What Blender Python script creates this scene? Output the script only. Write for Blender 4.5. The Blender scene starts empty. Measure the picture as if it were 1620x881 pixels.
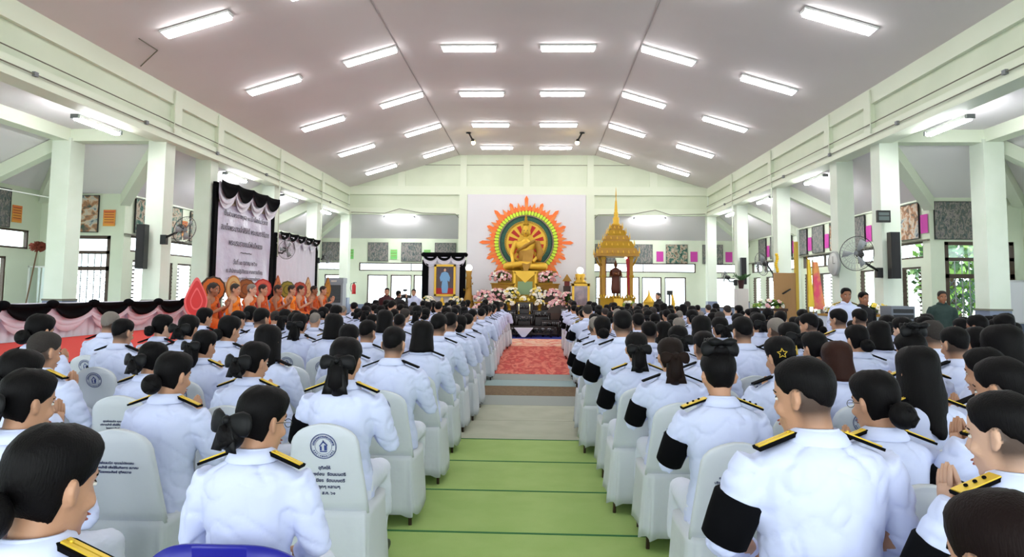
import bpy, bmesh, math, random
from math import sin, cos, pi, sqrt, radians
from mathutils import Vector, Matrix, noise
random.seed(7)
S = bpy.context.scene
COL = S.collection
# ------------------------------------------------------------------ camera, world, exposure
cd = bpy.data.cameras.new('camera'); cam = bpy.data.objects.new('camera', cd); COL.objects.link(cam)
CF = Vector((-0.03838286, 0.99646482, 0.07473027)); CR = Vector((0.99923705, 0.03773432, 0.01007159)); CU = Vector((-0.00721609, -0.07505983, 0.99715292))
cam.matrix_world = Matrix(((CR.x, CU.x, -CF.x, .4868), (CR.y, CU.y, -CF.y, 0), (CR.z, CU.z, -CF.z, 1.6), (0, 0, 0, 1)))
cd.sensor_width = 36; cd.lens = 24; cd.shift_y = -(440.5 - 380.83) / 1620; cd.clip_start = .05; cd.clip_end = 300
S.camera = cam
W = bpy.data.worlds.new('sky'); S.world = W; W.use_nodes = True
W.node_tree.nodes['Background'].inputs[0].default_value = (.86, .94, 1, 1)
W.node_tree.nodes['Background'].inputs[1].default_value = 5.0
S.view_settings.view_transform = 'Standard'; S.view_settings.look = 'None'; S.view_settings.gamma = 1
S.view_settings.exposure = 0.24; S.view_settings.use_curve_mapping = False
LAMP = 19.0
SIDELAMP = 110.0

# ------------------------------------------------------------------ materials
def lin(c):
    return tuple((v/255/12.92 if v/255 <= .04045 else ((v/255+.055)/1.055)**2.4) for v in c) + (1,)
MC = {}
def mat(name, rgb=(200, 200, 200), rough=.6, metal=0, emit=0, bump=None, var=None, spec=None, sheen=0):
    if name in MC: return MC[name]
    m = bpy.data.materials.new(name); m.use_nodes = True; nt = m.node_tree; b = nt.nodes['Principled BSDF']
    c = lin(rgb); b.inputs['Base Color'].default_value = c; b.inputs['Roughness'].default_value = rough; b.inputs['Metallic'].default_value = metal
    if spec is not None: b.inputs['Specular IOR Level'].default_value = spec
    if emit: b.inputs['Emission Color'].default_value = c; b.inputs['Emission Strength'].default_value = emit
    tc = nt.nodes.new('ShaderNodeTexCoord')
    if bump:
        n = nt.nodes.new('ShaderNodeTexNoise'); n.inputs['Scale'].default_value = bump[0]; n.inputs['Detail'].default_value = 3
        bp = nt.nodes.new('ShaderNodeBump'); bp.inputs['Strength'].default_value = bump[1]; bp.inputs['Distance'].default_value = .02
        if len(bump) > 2:
            mp = nt.nodes.new('ShaderNodeMapping'); mp.inputs['Scale'].default_value = bump[2]; nt.links.new(tc.outputs['Object'], mp.inputs[0]); nt.links.new(mp.outputs[0], n.inputs['Vector'])
        else: nt.links.new(tc.outputs['Object'], n.inputs['Vector'])
        nt.links.new(n.outputs[0], bp.inputs['Height']); nt.links.new(bp.outputs[0], b.inputs['Normal'])
    if var:                                   # var = (second rgb, scale[, stretch]) mottling
        n = nt.nodes.new('ShaderNodeTexNoise'); n.inputs['Scale'].default_value = var[1]; n.inputs['Detail'].default_value = 4
        mp = nt.nodes.new('ShaderNodeMapping'); nt.links.new(tc.outputs['Object'], mp.inputs[0]); nt.links.new(mp.outputs[0], n.inputs['Vector'])
        if len(var) > 2: mp.inputs['Scale'].default_value = var[2]
        r = nt.nodes.new('ShaderNodeValToRGB'); r.color_ramp.elements[0].position = .38; r.color_ramp.elements[1].position = .62
        r.color_ramp.elements[0].color = c; r.color_ramp.elements[1].color = lin(var[0])
        nt.links.new(n.outputs[0], r.inputs[0]); nt.links.new(r.outputs[0], b.inputs['Base Color'])
    MC[name] = m; return m
wallm = mat('painted_wall', (222, 230, 208), .7, var=((214, 223, 200), .8), bump=(30, .05))
trimm = mat('painted_trim', (226, 233, 213), .6)
columnm = mat('column_paint', (228, 236, 222), .6, var=((222, 231, 215), 1.5))
ceilm = mat('ceiling_board', (224, 217, 217), .8, var=((218, 211, 211), .35))
ceil2m = mat('ceiling_board_white', (236, 231, 233), .8)
floorm = mat('floor_terrazzo', (150, 152, 150), .35, var=((135, 138, 136), 14))
dadom = mat('blue_grey_tile', (118, 128, 152), .4)
linem = mat('dark_joint', (120, 118, 104), .8)
framem = mat('brown_window_frame', (70, 52, 38), .5)
framew = mat('white_frame', (225, 228, 222), .5)
whitecloth = mat('white_uniform_cloth', (208, 215, 244), .8, bump=(7, .7), spec=.15)
trouserm = mat('white_trouser_cloth', (220, 224, 240), .8, bump=(22, .3))
coverm = mat('chair_cover_cloth', (205, 210, 216), .75, bump=(6, .6), spec=.2)
drapew = mat('white_satin', (222, 219, 231), .6, bump=(12, .3))
blackcloth = mat('black_cloth', (9, 9, 12), .9, spec=.08)
blacksatin = mat('black_ribbon', (10, 10, 12), .5, spec=.2)
brownribbon = mat('brown_ribbon', (34, 23, 19), .7, spec=.12)
hairm = mat('black_hair', (8, 6, 7), .55, spec=.12, bump=(90, .25, (3, 3, .3)))
hairbr = mat('brown_hair', (46, 22, 14), .55, spec=.15, bump=(90, .25, (3, 3, .3)))
hairgr = mat('grey_hair', (120, 112, 104), .6, bump=(80, .4))
hairsh = mat('cropped_hair', (38, 31, 27), .8, bump=(150, .4))
stubble = mat('shaved_scalp', (92, 70, 54), .7)
def skinmat(*a, **k):
    m = mat(*a, **k); nt = m.node_tree; b = nt.nodes['Principled BSDF']; at_ = nt.nodes.new('ShaderNodeAttribute'); at_.attribute_name = 'stubble'
    mx = nt.nodes.new('ShaderNodeMix'); mx.data_type = 'RGBA'; mx.inputs[6].default_value = b.inputs['Base Color'].default_value; mx.inputs[7].default_value = lin((46, 34, 28))
    nt.links.new(at_.outputs['Fac'], mx.inputs[0]); nt.links.new(mx.outputs[2], b.inputs['Base Color']); return m
skins = [skinmat('skin_tone_tan', (190, 142, 112), .55, bump=(120, .06)), skinmat('skin_tone_light', (208, 166, 140), .55, bump=(120, .06)), skinmat('skin_tone_brown', (150, 98, 68), .5, bump=(120, .06))]
lipm = mat('lips', (160, 88, 78), .5); eyew = mat('eye_white', (225, 222, 215), .3); eyed = mat('eye_iris', (25, 16, 12), .2)
goldm = mat('gold_paint', (160, 124, 34), .34, .75, bump=(45, .5)); goldy = mat('gold_leaf_bright', (220, 176, 58), .38, .45, bump=(30, .15))
goldcloth = mat('gold_cloth', (168, 126, 48), .6, .3, bump=(60, .3))
braid = mat('gold_braid', (226, 190, 58), .45, .3)
darkm = mat('black_plastic', (22, 22, 24), .4); greym = mat('grey_plastic', (120, 124, 128), .5); steelm = mat('steel', (160, 160, 160), .35, .9)
bluem = mat('blue_plastic', (24, 24, 150), .35); woodm = mat('dark_wood', (60, 36, 24), .5); legm = mat('brown_chair_leg', (64, 46, 36), .5)
lampm = mat('lamp_tube_white', (255, 255, 255), .5, emit=LAMP); lampside = mat('aisle_lamp_tube', (250, 252, 255), .5, emit=SIDELAMP)
housing = mat('lamp_housing', (225, 226, 228), .5)
greenmat = mat('green_mat', (160, 186, 108), .9, var=((152, 180, 100), 3), bump=(160, .3))
greymat = mat('beige_mat', (176, 178, 158), .9, var=((168, 170, 150), 3)); bluegrey = mat('blue_grey_mat', (146, 166, 166), .9); greymat2 = mat('grey_mat', (146, 152, 146), .9)
brownmat = mat('brown_mat', (122, 100, 72), .95, var=((100, 80, 56), 25)); matedge = mat('mat_edge_green', (52, 112, 62), .9)
bluerug = mat('blue_rug', (22, 40, 130), .9)
stagered = mat('red_stage_carpet', (214, 60, 52), .95)
leafm = mat('leaf_green', (52, 92, 44), .6); leafl = mat('leaf_light', (110, 150, 60), .6)
pinkf = mat('pink_petal', (232, 176, 186), .6); whitef = mat('white_petal', (240, 234, 224), .6); purplef = mat('purple_petal', (170, 90, 190), .6); yellowf = mat('yellow_petal', (236, 206, 80), .6)
orangef = mat('robe_orange', (200, 88, 14), .8, bump=(25, .4)); robered = mat('robe_maroon', (150, 30, 14), .8, bump=(25, .4))
inkm = mat('blue_ink', (44, 62, 130), .8); inkd = mat('dark_blue_ink', (40, 48, 96), .8); inkg = mat('grey_ink', (84, 84, 96), .8)

def ramp_mat(name, cols, scale, kind='noise', stretch=(1, 1, 1), rough=.8, detail=4):
    m = bpy.data.materials.new(name); m.use_nodes = True; nt = m.node_tree; b = nt.nodes['Principled BSDF']; b.inputs['Roughness'].default_value = rough
    tc = nt.nodes.new('ShaderNodeTexCoord'); mp = nt.nodes.new('ShaderNodeMapping'); mp.inputs['Scale'].default_value = stretch
    oi = nt.nodes.new('ShaderNodeObjectInfo'); ad = nt.nodes.new('ShaderNodeVectorMath'); ad.operation = 'MULTIPLY_ADD'
    ad.inputs[1].default_value = (1, 1, 1); nt.links.new(tc.outputs['Object'], ad.inputs[0])
    sc = nt.nodes.new('ShaderNodeMath'); sc.operation = 'MULTIPLY'; sc.inputs[1].default_value = 37 if kind != 'wave' else 0; nt.links.new(oi.outputs['Random'], sc.inputs[0])
    nt.links.new(sc.outputs[0], ad.inputs[2]); nt.links.new(ad.outputs[0], mp.inputs[0])
    if kind == 'wave':
        n = nt.nodes.new('ShaderNodeTexWave'); n.inputs['Scale'].default_value = scale; n.inputs['Distortion'].default_value = 1.2; n.inputs['Detail Scale'].default_value = 2; out = n.outputs['Fac']; n.bands_direction = 'X'
    elif kind == 'voronoi':
        n = nt.nodes.new('ShaderNodeTexVoronoi'); n.inputs['Scale'].default_value = scale; out = n.outputs['Color']
    else:
        n = nt.nodes.new('ShaderNodeTexNoise'); n.inputs['Scale'].default_value = scale; n.inputs['Detail'].default_value = detail; n.inputs['Distortion'].default_value = .6; out = n.outputs[0]
    nt.links.new(mp.outputs[0], n.inputs['Vector'])
    r = nt.nodes.new('ShaderNodeValToRGB'); cr = r.color_ramp
    k = len(cols); 
    while len(cr.elements) < k: cr.elements.new(.5)
    for i, c in enumerate(cols): cr.elements[i].position = .3 + .4*i/(k-1) if kind != 'wave' else i/(k-1); cr.elements[i].color = lin(c)
    nt.links.new(out, r.inputs[0]); nt.links.new(r.outputs[0], b.inputs['Base Color']); return m
redcarpet = ramp_mat('red_striped_carpet', [(214, 96, 82), (176, 56, 50), (218, 124, 104), (160, 48, 48)], 2.5, 'noise', (2.2, .55, 1), .95, 6)
patcarpet = ramp_mat('patterned_carpet', [(200, 150, 120), (222, 202, 176), (196, 62, 60), (232, 196, 160), (150, 60, 70)], 2.2, 'noise', (1, 1.6, 1), .95)
paintA = ramp_mat('mural_grey_figures', [(48, 66, 68), (104, 112, 112), (84, 92, 86), (150, 142, 136), (112, 108, 112), (66, 86, 76)], 10, 'noise', (1.5, 1.5, .8), detail=9)
paintB = ramp_mat('mural_green_scene', [(24, 58, 50), (46, 92, 80), (104, 124, 110), (190, 170, 150), (110, 96, 74), (40, 70, 66)], 7, 'noise', (1.2, 1.2, 1), detail=9)
paintC = ramp_mat('mural_warm_scene', [(80, 96, 110), (170, 178, 176), (206, 190, 168), (176, 126, 90), (120, 104, 90), (70, 90, 80)], 5, 'noise', (1, 1, 1.2), detail=9)
signmag = mat('magenta_paper', (196, 66, 160), .8); signgreen = mat('green_paper', (96, 186, 96), .8, var=((150, 214, 130), 5, (.2, .2, 4))); signor = mat('orange_paper', (222, 120, 70), .8, var=((230, 170, 70), 3, (.2, .2, 3)))

# ------------------------------------------------------------------ mesh helpers
class MB:
    def __init__(s): s.v = []; s.f = []; s.m = []; s.ms = []; s.sm = []
    def mi(s, m):
        if m not in s.ms: s.ms.append(m)
        return s.ms.index(m)
    def add(s, vs, fs, m, smooth=True, M=None):
        o = len(s.v); k = s.mi(m)
        s.v += [(M @ Vector(v)) if M else Vector(v) for v in vs]
        for f in fs: s.f.append([i+o for i in f]); s.m.append(k); s.sm.append(smooth)
        return s
    def box(s, x0, x1, y0, y1, z0, z1, m, M=None):
        return s.add([(x0,y0,z0),(x1,y0,z0),(x1,y1,z0),(x0,y1,z0),(x0,y0,z1),(x1,y0,z1),(x1,y1,z1),(x0,y1,z1)],
                     [(0,3,2,1),(4,5,6,7),(0,1,5,4),(1,2,6,5),(2,3,7,6),(3,0,4,7)], m, False, M)
    def loft(s, rings, m, cap=True, smooth=True, M=None, closed=True):
        n = len(rings[0]); vs = [p for r in rings for p in r]; fs = []
        for i in range(len(rings)-1):
            for j in range(n if closed else n-1):
                a = i*n+j; b = i*n+(j+1) % n; fs.append((a, b, b+n, a+n))
        if cap and closed: fs.append(tuple(range(n))[::-1]); fs.append(tuple(range((len(rings)-1)*n, len(rings)*n)))
        return s.add(vs, fs, m, smooth, M)
    def ell(s, c, r, m, nu=14, nv=9, M=None):
        R = []
        for i in range(1, nv):
            t = pi*i/nv; R.append([(c[0]+r[0]*sin(t)*cos(2*pi*j/nu), c[1]+r[1]*sin(t)*sin(2*pi*j/nu), c[2]-r[2]*cos(t)) for j in range(nu)])
        vs = [p for q in R for p in q] + [(c[0], c[1], c[2]-r[2]), (c[0], c[1], c[2]+r[2])]; fs = []
        for i in range(nv-2):
            for j in range(nu): a = i*nu+j; b = i*nu+(j+1) % nu; fs.append((a, b, b+nu, a+nu))
        B = (nv-1)*nu; T = B+1
        for j in range(nu): fs.append((B, (j+1) % nu, j)); fs.append((T, (nv-2)*nu+j, (nv-2)*nu+(j+1) % nu))
        return s.add(vs, fs, m, True, M)
    def tube(s, pts, rad, m, n=10, M=None, flat=1.0, smooth=True):
        pts = [Vector(p) for p in pts]; rs = []
        if not hasattr(rad, '__len__'): rad = [rad]*len(pts)
        d0 = (pts[1]-pts[0]).normalized(); up = Vector((0, 0, 1)) if abs(d0.z) < .9 else Vector((0, 1, 0)); a = d0.cross(up).normalized()
        for i, p in enumerate(pts):
            d = (pts[min(i+1, len(pts)-1)]-pts[max(i-1, 0)]).normalized(); a = (a-d*a.dot(d)).normalized(); b = d.cross(a)
            rs.append([p+a*(rad[i]*cos(2*pi*j/n))+b*(rad[i]*flat*sin(2*pi*j/n)) for j in range(n)])
        return s.loft(rs, m, True, smooth, M)
    def lathe(s, prof, m, n=16, c=(0, 0, 0), M=None, smooth=True, rot=0):
        return s.loft([[(c[0]+r*cos(2*pi*j/n+rot), c[1]+r*sin(2*pi*j/n+rot), c[2]+z) for j in range(n)] for r, z in prof], m, True, smooth, M)
    def prism(s, pts, d, m, M=None):          # outline in x,z extruded along y by d
        n = len(pts); vs = [(x, 0, z) for x, z in pts]+[(x, d, z) for x, z in pts]
        return s.add(vs, [tuple(range(n)), tuple(range(n, 2*n))[::-1]]+[(i, i+n, (i+1) % n+n, (i+1) % n) for i in range(n)], m, False, M)
    def append(s, me, M=None):
        o = len(s.v); s.v += [(M @ v.co) if M else v.co.copy() for v in me.vertices]
        ks = [s.mi(x) for x in me.materials]
        for p in me.polygons: s.f.append([i+o for i in p.vertices]); s.m.append(ks[p.material_index]); s.sm.append(p.use_smooth)
        return s
    def mesh(s, name):
        me = bpy.data.meshes.new(name); me.from_pydata([tuple(v) for v in s.v], [], s.f)
        for m in s.ms: me.materials.append(m)
        me.polygons.foreach_set('material_index', s.m); me.polygons.foreach_set('use_smooth', s.sm)
        me.validate(); me.update()
        b = bmesh.new(); b.from_mesh(me); bmesh.ops.recalc_face_normals(b, faces=b.faces); b.to_mesh(me); b.free()
        return me
    def build(s, name, parent=None, **kw): return link(name, s.mesh(name), parent, **kw)
def tag(o, label=None, cat=None, group=None, kind=None):
    if label: o['label'] = label
    if cat: o['category'] = cat
    if group: o['group'] = group
    if kind: o['kind'] = kind
    return o
def link(name, me, parent=None, M=None, label=None, cat=None, group=None, kind=None):
    o = bpy.data.objects.new(name, me); COL.objects.link(o)
    if parent: o.parent = parent
    if M is not None: o.matrix_basis = M
    return tag(o, label, cat, group, kind)
def empty(name, loc=(0, 0, 0), rz=0, **kw):
    o = link(name, None, **kw); o.location = loc; o.rotation_euler = (0, 0, rz); o.empty_display_size = .1; return o
def struct(name, mb): return mb.build(name, kind='structure')
def remesh(mb, voxel, smooth=4, amp=0, freq=9):
    me = mb.mesh('tmp'); o = bpy.data.objects.new('tmp', me); COL.objects.link(o)
    r = o.modifiers.new('r', 'REMESH'); r.mode = 'VOXEL'; r.voxel_size = voxel; r.use_smooth_shade = True
    if smooth: q = o.modifiers.new('s', 'SMOOTH'); q.factor = .5; q.iterations = smooth
    dg = bpy.context.evaluated_depsgraph_get(); out = bpy.data.meshes.new_from_object(o.evaluated_get(dg), depsgraph=dg)
    bpy.data.objects.remove(o); bpy.data.meshes.remove(me)
    if amp:
        for v, n in zip(out.vertices, [x.vector.copy() for x in out.vertex_normals]):
            p = v.co; r_ = 1-abs(noise.noise(Vector((p.x*5+p.z*3, p.y*6, p.z*11+abs(p.x)*6)))); q_ = 1-abs(noise.noise(Vector((p.x*9-p.z*5+4, p.y*7, p.z*7+7)))); v.co = p + n*amp*(noise.noise(Vector((p.x*freq, p.y*freq, p.z*freq*1.6)))-1.5*r_**12-1.1*q_**14+.4)
    out.materials.clear(); 
    for m in mb.ms: out.materials.append(m)
    return out
def textmesh(lines, size, m, name='text', gap=1.35, align='CENTER'):
    mb = MB(); y = 0
    for i, t in enumerate(lines):
        if isinstance(t, tuple): t, sz = t
        else: sz = size
        c = bpy.data.curves.new('t', 'FONT'); c.body = t; c.size = sz; c.align_x = align; c.resolution_u = 2; c.offset = sz*.012; c.extrude = .001
        o = bpy.data.objects.new('t', c); COL.objects.link(o)
        dg = bpy.context.evaluated_depsgraph_get(); me = bpy.data.meshes.new_from_object(o.evaluated_get(dg), depsgraph=dg)
        me.materials.clear(); me.materials.append(m)
        y -= sz*gap if i else 0
        mb.append(me, Matrix.Translation((0, y, 0))); bpy.data.objects.remove(o)
    return mb.mesh(name)
def Rz(a): return Matrix.Rotation(a, 4, 'Z')
def Rx(a): return Matrix.Rotation(a, 4, 'X')
def Ry(a): return Matrix.Rotation(a, 4, 'Y')
def T(x, y=0, z=0): return Matrix.Translation((x, y, z) if not isinstance(x, Vector) else x)

# ------------------------------------------------------------------ room shell
COLY = [14.2, 16.2, 20.2, 24.2, 27.85]
Y0 = -4.0
struct('ground', MB().box(-60, 60, -40, 90, -.35, -.3, mat('outside_ground', (190, 196, 170), .9)))
struct('floor', MB().box(-12, 12, Y0, 30.1, -.2, 0, floorm))
def slab(name, pts, m, th=.1):
    mb = MB(); n = len(pts); vs = pts+[(x, y, z+th) for x, y, z in pts]
    mb.add(vs, [tuple(range(n))[::-1], tuple(range(n, 2*n))]+[(i, (i+1) % n, (i+1) % n+n, i+n) for i in range(n)], m, False); return mb
# nave ceiling: flat strip with a fall to both sides
for nm, x0, z0, x1, z1 in (('ceiling', -2.79, 7.214, 2.79, 7.214), ('ceiling_left_slope', -7.45, 5.80, -2.79, 7.214), ('ceiling_right_slope', 2.79, 7.214, 7.45, 5.80)):
    mb = slab(nm, [(x0, Y0, z0), (x1, Y0, z1), (x1, 28, z1), (x0, 28, z0)], ceilm)
    struct(nm, mb)
for s in (-1, 1):
    struct('trim_ceiling_seam', MB().box(s*2.79-.012, s*2.79+.012, Y0, 27.7, 7.2, 7.21, mat('ceiling_seam', (176, 168, 168), .8)))
hz = lambda x: 7.214-.304*(abs(x)-2.79)
mb = MB()
for a, b in (((-7.2, 12.6), (-6.65, 12.2)), ((-6.65, 12.2), (-6.65, 11.6))):
    mb.tube([(a[0], a[1], hz(a[0])-.005), (b[0], b[1], hz(b[0])-.005)], .012, linem, 4)
struct('trim_hatch_edge', mb)
# wall beams over the colonnade with recessed panels and conduits
for s, sd in ((-1, 'left'), (1, 'right')):
    mb = MB(); X = lambda a, b: (min(s*a, s*b), max(s*a, s*b))
    mb.box(*X(7.37, 7.62), Y0, 27.7, 4.74, 5.92, wallm)
    mb.box(*X(7.29, 7.37), Y0, 27.7, 5.52, 5.9, trimm); mb.box(*X(7.29, 7.37), Y0, 27.7, 4.74, 5.0, trimm)
    for y in [2.2, 6.2, 10.2]+COLY[:-1]:
        if y != 10.2: mb.box(*X(7.29, 7.37), y-.16, y+.16, 5.0, 5.52, trimm)
    mb.box(*X(7.28, 7.66), Y0, 27.7, 4.70, 4.75, trimm)
    struct('wall_nave_'+sd, mb)
    mb = MB()
    for z in (4.86, 5.1): mb.tube([(s*7.26, Y0, z), (s*7.26, 27.6, z)], .011, linem, 5)
    for y in COLY[:-1]: mb.tube([(s*7.26, y-.2, 2.6 if y > 20 else 4.9), (s*7.26, y-.2, 5.8)], .018, trimm, 6)
    for y in range(1, 27, 3): mb.box(*X(7.24, 7.3), y-.04, y+.04, 4.83, 4.9, greym)
    struct('trim_conduit_'+sd, mb)
    for y in COLY[:-1]:
        c = MB(); c.box(*X(7.42, 7.80), y-.19, y+.19, 0, 4.74, columnm); c.box(*X(7.41, 7.81), y-.2, y+.2, 0, 1.32, dadom); c.box(*X(7.40, 7.82), y-.21, y+.21, 1.32, 1.36, linem)
        struct('column', c)
    c = MB(); c.box(*X(7.3, 7.66), 27.7, 28.05, 0, 5.9, columnm); c.box(*X(7.29, 7.67), 27.69, 28.06, 0, 1.3, dadom); struct('column', c)
    c = MB(); c.box(*X(9.45, 9.86), 13.95, 14.4, 0, 4.78, columnm); c.box(*X(9.44, 9.87), 13.94, 14.41, 0, 1.32, dadom); c.box(*X(9.43, 9.88), 13.93, 14.42, 1.32, 1.36, linem); struct('column', c)
    # tie beam, wing beam, rafters
    b = MB(); b.box(*X(7.6, 9.86), 14.0, 14.32, 4.72, 5.0, trimm); b.box(*X(9.5, 9.82), Y0, 14.3, 4.72, 5.0, trimm)
    for y in COLY[2:4]: 
        b.add([(s*7.6, y-.12, 4.9), (s*7.6, y+.12, 4.9), (s*7.6, y+.12, 4.55), (s*7.6, y-.12, 4.55), (s*9.6, y-.12, 3.9), (s*9.6, y+.12, 3.9), (s*9.6, y+.12, 3.6), (s*9.6, y-.12, 3.6)], [(0,1,2,3),(4,5,6,7),(0,1,5,4),(1,2,6,5),(2,3,7,6),(3,0,4,7)], trimm, False)
    def rafter(p, q, w=.11, h=.3):
        p = Vector(p); q = Vector(q); d = (q-p); n = Vector((-d.y, d.x, 0)).normalized()*w; u = Vector((0, 0, -h))
        b.add([p-n, p+n, p+n+u, p-n+u, q-n, q+n, q+n+u, q-n+u], [(0,1,2,3),(4,5,6,7),(0,1,5,4),(1,2,6,5),(2,3,7,6),(3,0,4,7)], trimm, False)
    rafter((s*7.65, 14.25, 4.95), (s*9.6, 16.2, 3.9)); rafter((s*9.65, 14.2, 4.95), (s*11.65, 16.2, 3.95)); rafter((s*9.65, 14.2, 4.95), (s*11.7, 14.2, 3.95)); rafter((s*7.5, 27.85, 4.95), (s*9.6, 29.9, 3.9))
    rafter((s*9.65, 10, 4.95), (s*11.7, 10, 3.95))
    struct('beam', b)
    # lean-to ceilings round the nave and the wing
    q = [slab('a', [(s*7.5, 14.1, 4.95), (s*9.6, 16.2, 3.9), (s*9.6, 29.9, 3.9), (s*7.5, 27.8, 4.95)], ceil2m),
         slab('b', [(s*7.5, 14.1, 4.95), (s*9.75, 14.1, 4.95), (s*11.85, 16.3, 3.85), (s*9.6, 16.3, 3.85)], ceil2m),
         slab('c', [(s*9.7, Y0, 4.95), (s*11.85, Y0, 3.9), (s*11.85, 16.3, 3.88), (s*9.7, 14.1, 4.95)], ceil2m),
         slab('d', [(s*7.5, Y0, 4.98), (s*9.75, Y0, 4.98), (s*9.75, 14.2, 4.98), (s*7.5, 14.2, 4.98)], ceil2m)]
    for i, mbq in enumerate(q): struct('ceiling_aisle_'+sd, mbq)
struct('ceiling_back_aisle', slab('e', [(-7.5, 27.8, 4.95), (7.5, 27.8, 4.95), (9.6, 29.95, 3.88), (-9.6, 29.95, 3.88)], ceil2m))

# gable wall
g = MB()
g.prism([(-7.6, 4.74), (7.6, 4.74), (7.6, 5.78), (2.79, 7.24), (-2.79, 7.24), (-7.6, 5.78)], .2, wallm, T(0, 27.72, 0))
g.box(-2.78, 2.78, 27.72, 27.92, 0, 4.8, wallm)
g.box(-7.3, 7.3, 27.64, 27.73, 5.55, 5.9, trimm)
for s in (-1, 1): g.box(min(s*2.75, s*7.3), max(s*2.75, s*7.3), 27.64, 27.73, 4.74, 5.0, trimm); g.box(min(s*2.42, s*2.75), max(s*2.42, s*2.75), 27.62, 27.74, 0, 5.56, trimm)
for x in (-2.6, 0, 2.6): g.box(x-.13, x+.13, 27.66, 27.73, 5.9, 7.2, trimm)
for s in (-1, 1): g.box(min(s*5.0, s*5.3), max(s*5.0, s*5.3), 27.66, 27.73, 5.9, 6.5, trimm)
g.box(-4.2, 4.2, 27.7, 27.725, 6.78, 6.80, linem)
g.box(-2.41, 2.41, 27.6, 27.72, .4, 5.56, mat('white_backdrop', (226, 224, 230), .8))
struct('wall_gable', g)
g = MB()
for s in (-1, 1):
    g.tube([(s*7.2, 27.6, 4.8), (s*5.8, 27.58, 4.76), (s*5.2, 27.58, 4.95), (s*4.3, 27.58, 4.78), (s*2.9, 27.58, 4.75), (s*2.76, 27.58, 4.6)], .014, linem, 5)
struct('trim_cable_gable', g)

def wall_with(name, P, u0, u1, z1, opens, m=wallm, th=.16, dado=1.0):
    """P(u, d, z) -> world; opens = (ua, ub, za, zb)"""
    us = sorted({u0, u1, *[o[0] for o in opens], *[o[1] for o in opens]}); zs = sorted({0, dado, z1, *[o[2] for o in opens], *[o[3] for o in opens]})
    mb = MB()
    for i in range(len(us)-1):
        for j in range(len(zs)-1):
            uc = (us[i]+us[i+1])/2; zc = (zs[j]+zs[j+1])/2
            if any(o[0] < uc < o[1] and o[2] < zc < o[3] for o in opens): continue
            a, b = P(us[i], 0, zs[j]), P(us[i+1], th, zs[j+1])
            mb.box(min(a[0], b[0]), max(a[0], b[0]), min(a[1], b[1]), max(a[1], b[1]), zs[j], zs[j+1], dadom if zc < dado*.9 else m)
    struct(name, mb)
glassm = bpy.data.materials.new('window_glass'); glassm.use_nodes = True
nt = glassm.node_tree; nt.nodes.clear(); o_ = nt.nodes.new('ShaderNodeOutputMaterial'); t_ = nt.nodes.new('ShaderNodeBsdfTransparent'); g_ = nt.nodes.new('ShaderNodeBsdfGlossy'); x_ = nt.nodes.new('ShaderNodeMixShader')
t_.inputs[0].default_value = (.93, .96, .97, 1); g_.inputs['Roughness'].default_value = .05; x_.inputs[0].default_value = .06
nt.links.new(t_.outputs[0], x_.inputs[1]); nt.links.new(g_.outputs[0], x_.inputs[2]); nt.links.new(x_.outputs[0], o_.inputs[0])
WN = [0]
def window(P, a, b, z0, z1, louvre=False, fr=framem, mull=0):
    WN[0] += 1; mb = MB(); w = .045
    def bx(ua, ub, za, zb, m, d0=.02, d1=.1):
        p, q = P(ua, d0, za), P(ub, d1, zb); mb.box(min(p[0], q[0]), max(p[0], q[0]), min(p[1], q[1]), max(p[1], q[1]), za, zb, m)
    bx(a, a+w, z0, z1, fr); bx(b-w, b, z0, z1, fr); bx(a, b, z0, z0+w, fr); bx(a, b, z1-w, z1, fr)
    for k in range(mull): u = a+(b-a)*(k+1)/(mull+1); bx(u-.015, u+.015, z0, z1, fr)
    if louvre:
        n = int((z1-z0)/.1)
        for k in range(n):
            zc = z0+.08+k*(z1-z0-.12)/n
            A, B, C_, D = P(a+w, .0, zc), P(b-w, .0, zc), P(b-w, .09, zc+.05), P(a+w, .09, zc+.05)
            mb.add([(A[0], A[1], zc-.03), (B[0], B[1], zc-.03), (C_[0], C_[1], zc+.03), (D[0], D[1], zc+.03)], [(0, 1, 2, 3)], glassm, False)
            for u in (a+w, b-w-.03):
                p, q = P(u, -.02, zc), P(u+.03, .1, zc); mb.box(min(p[0], q[0]), max(p[0], q[0]), min(p[1], q[1]), max(p[1], q[1]), zc-.03, zc+.01, fr)
    else: bx(a+w, b-w, z0+w, z1-w, glassm, .055, .06)
    struct('window_%d' % WN[0], mb)
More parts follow.
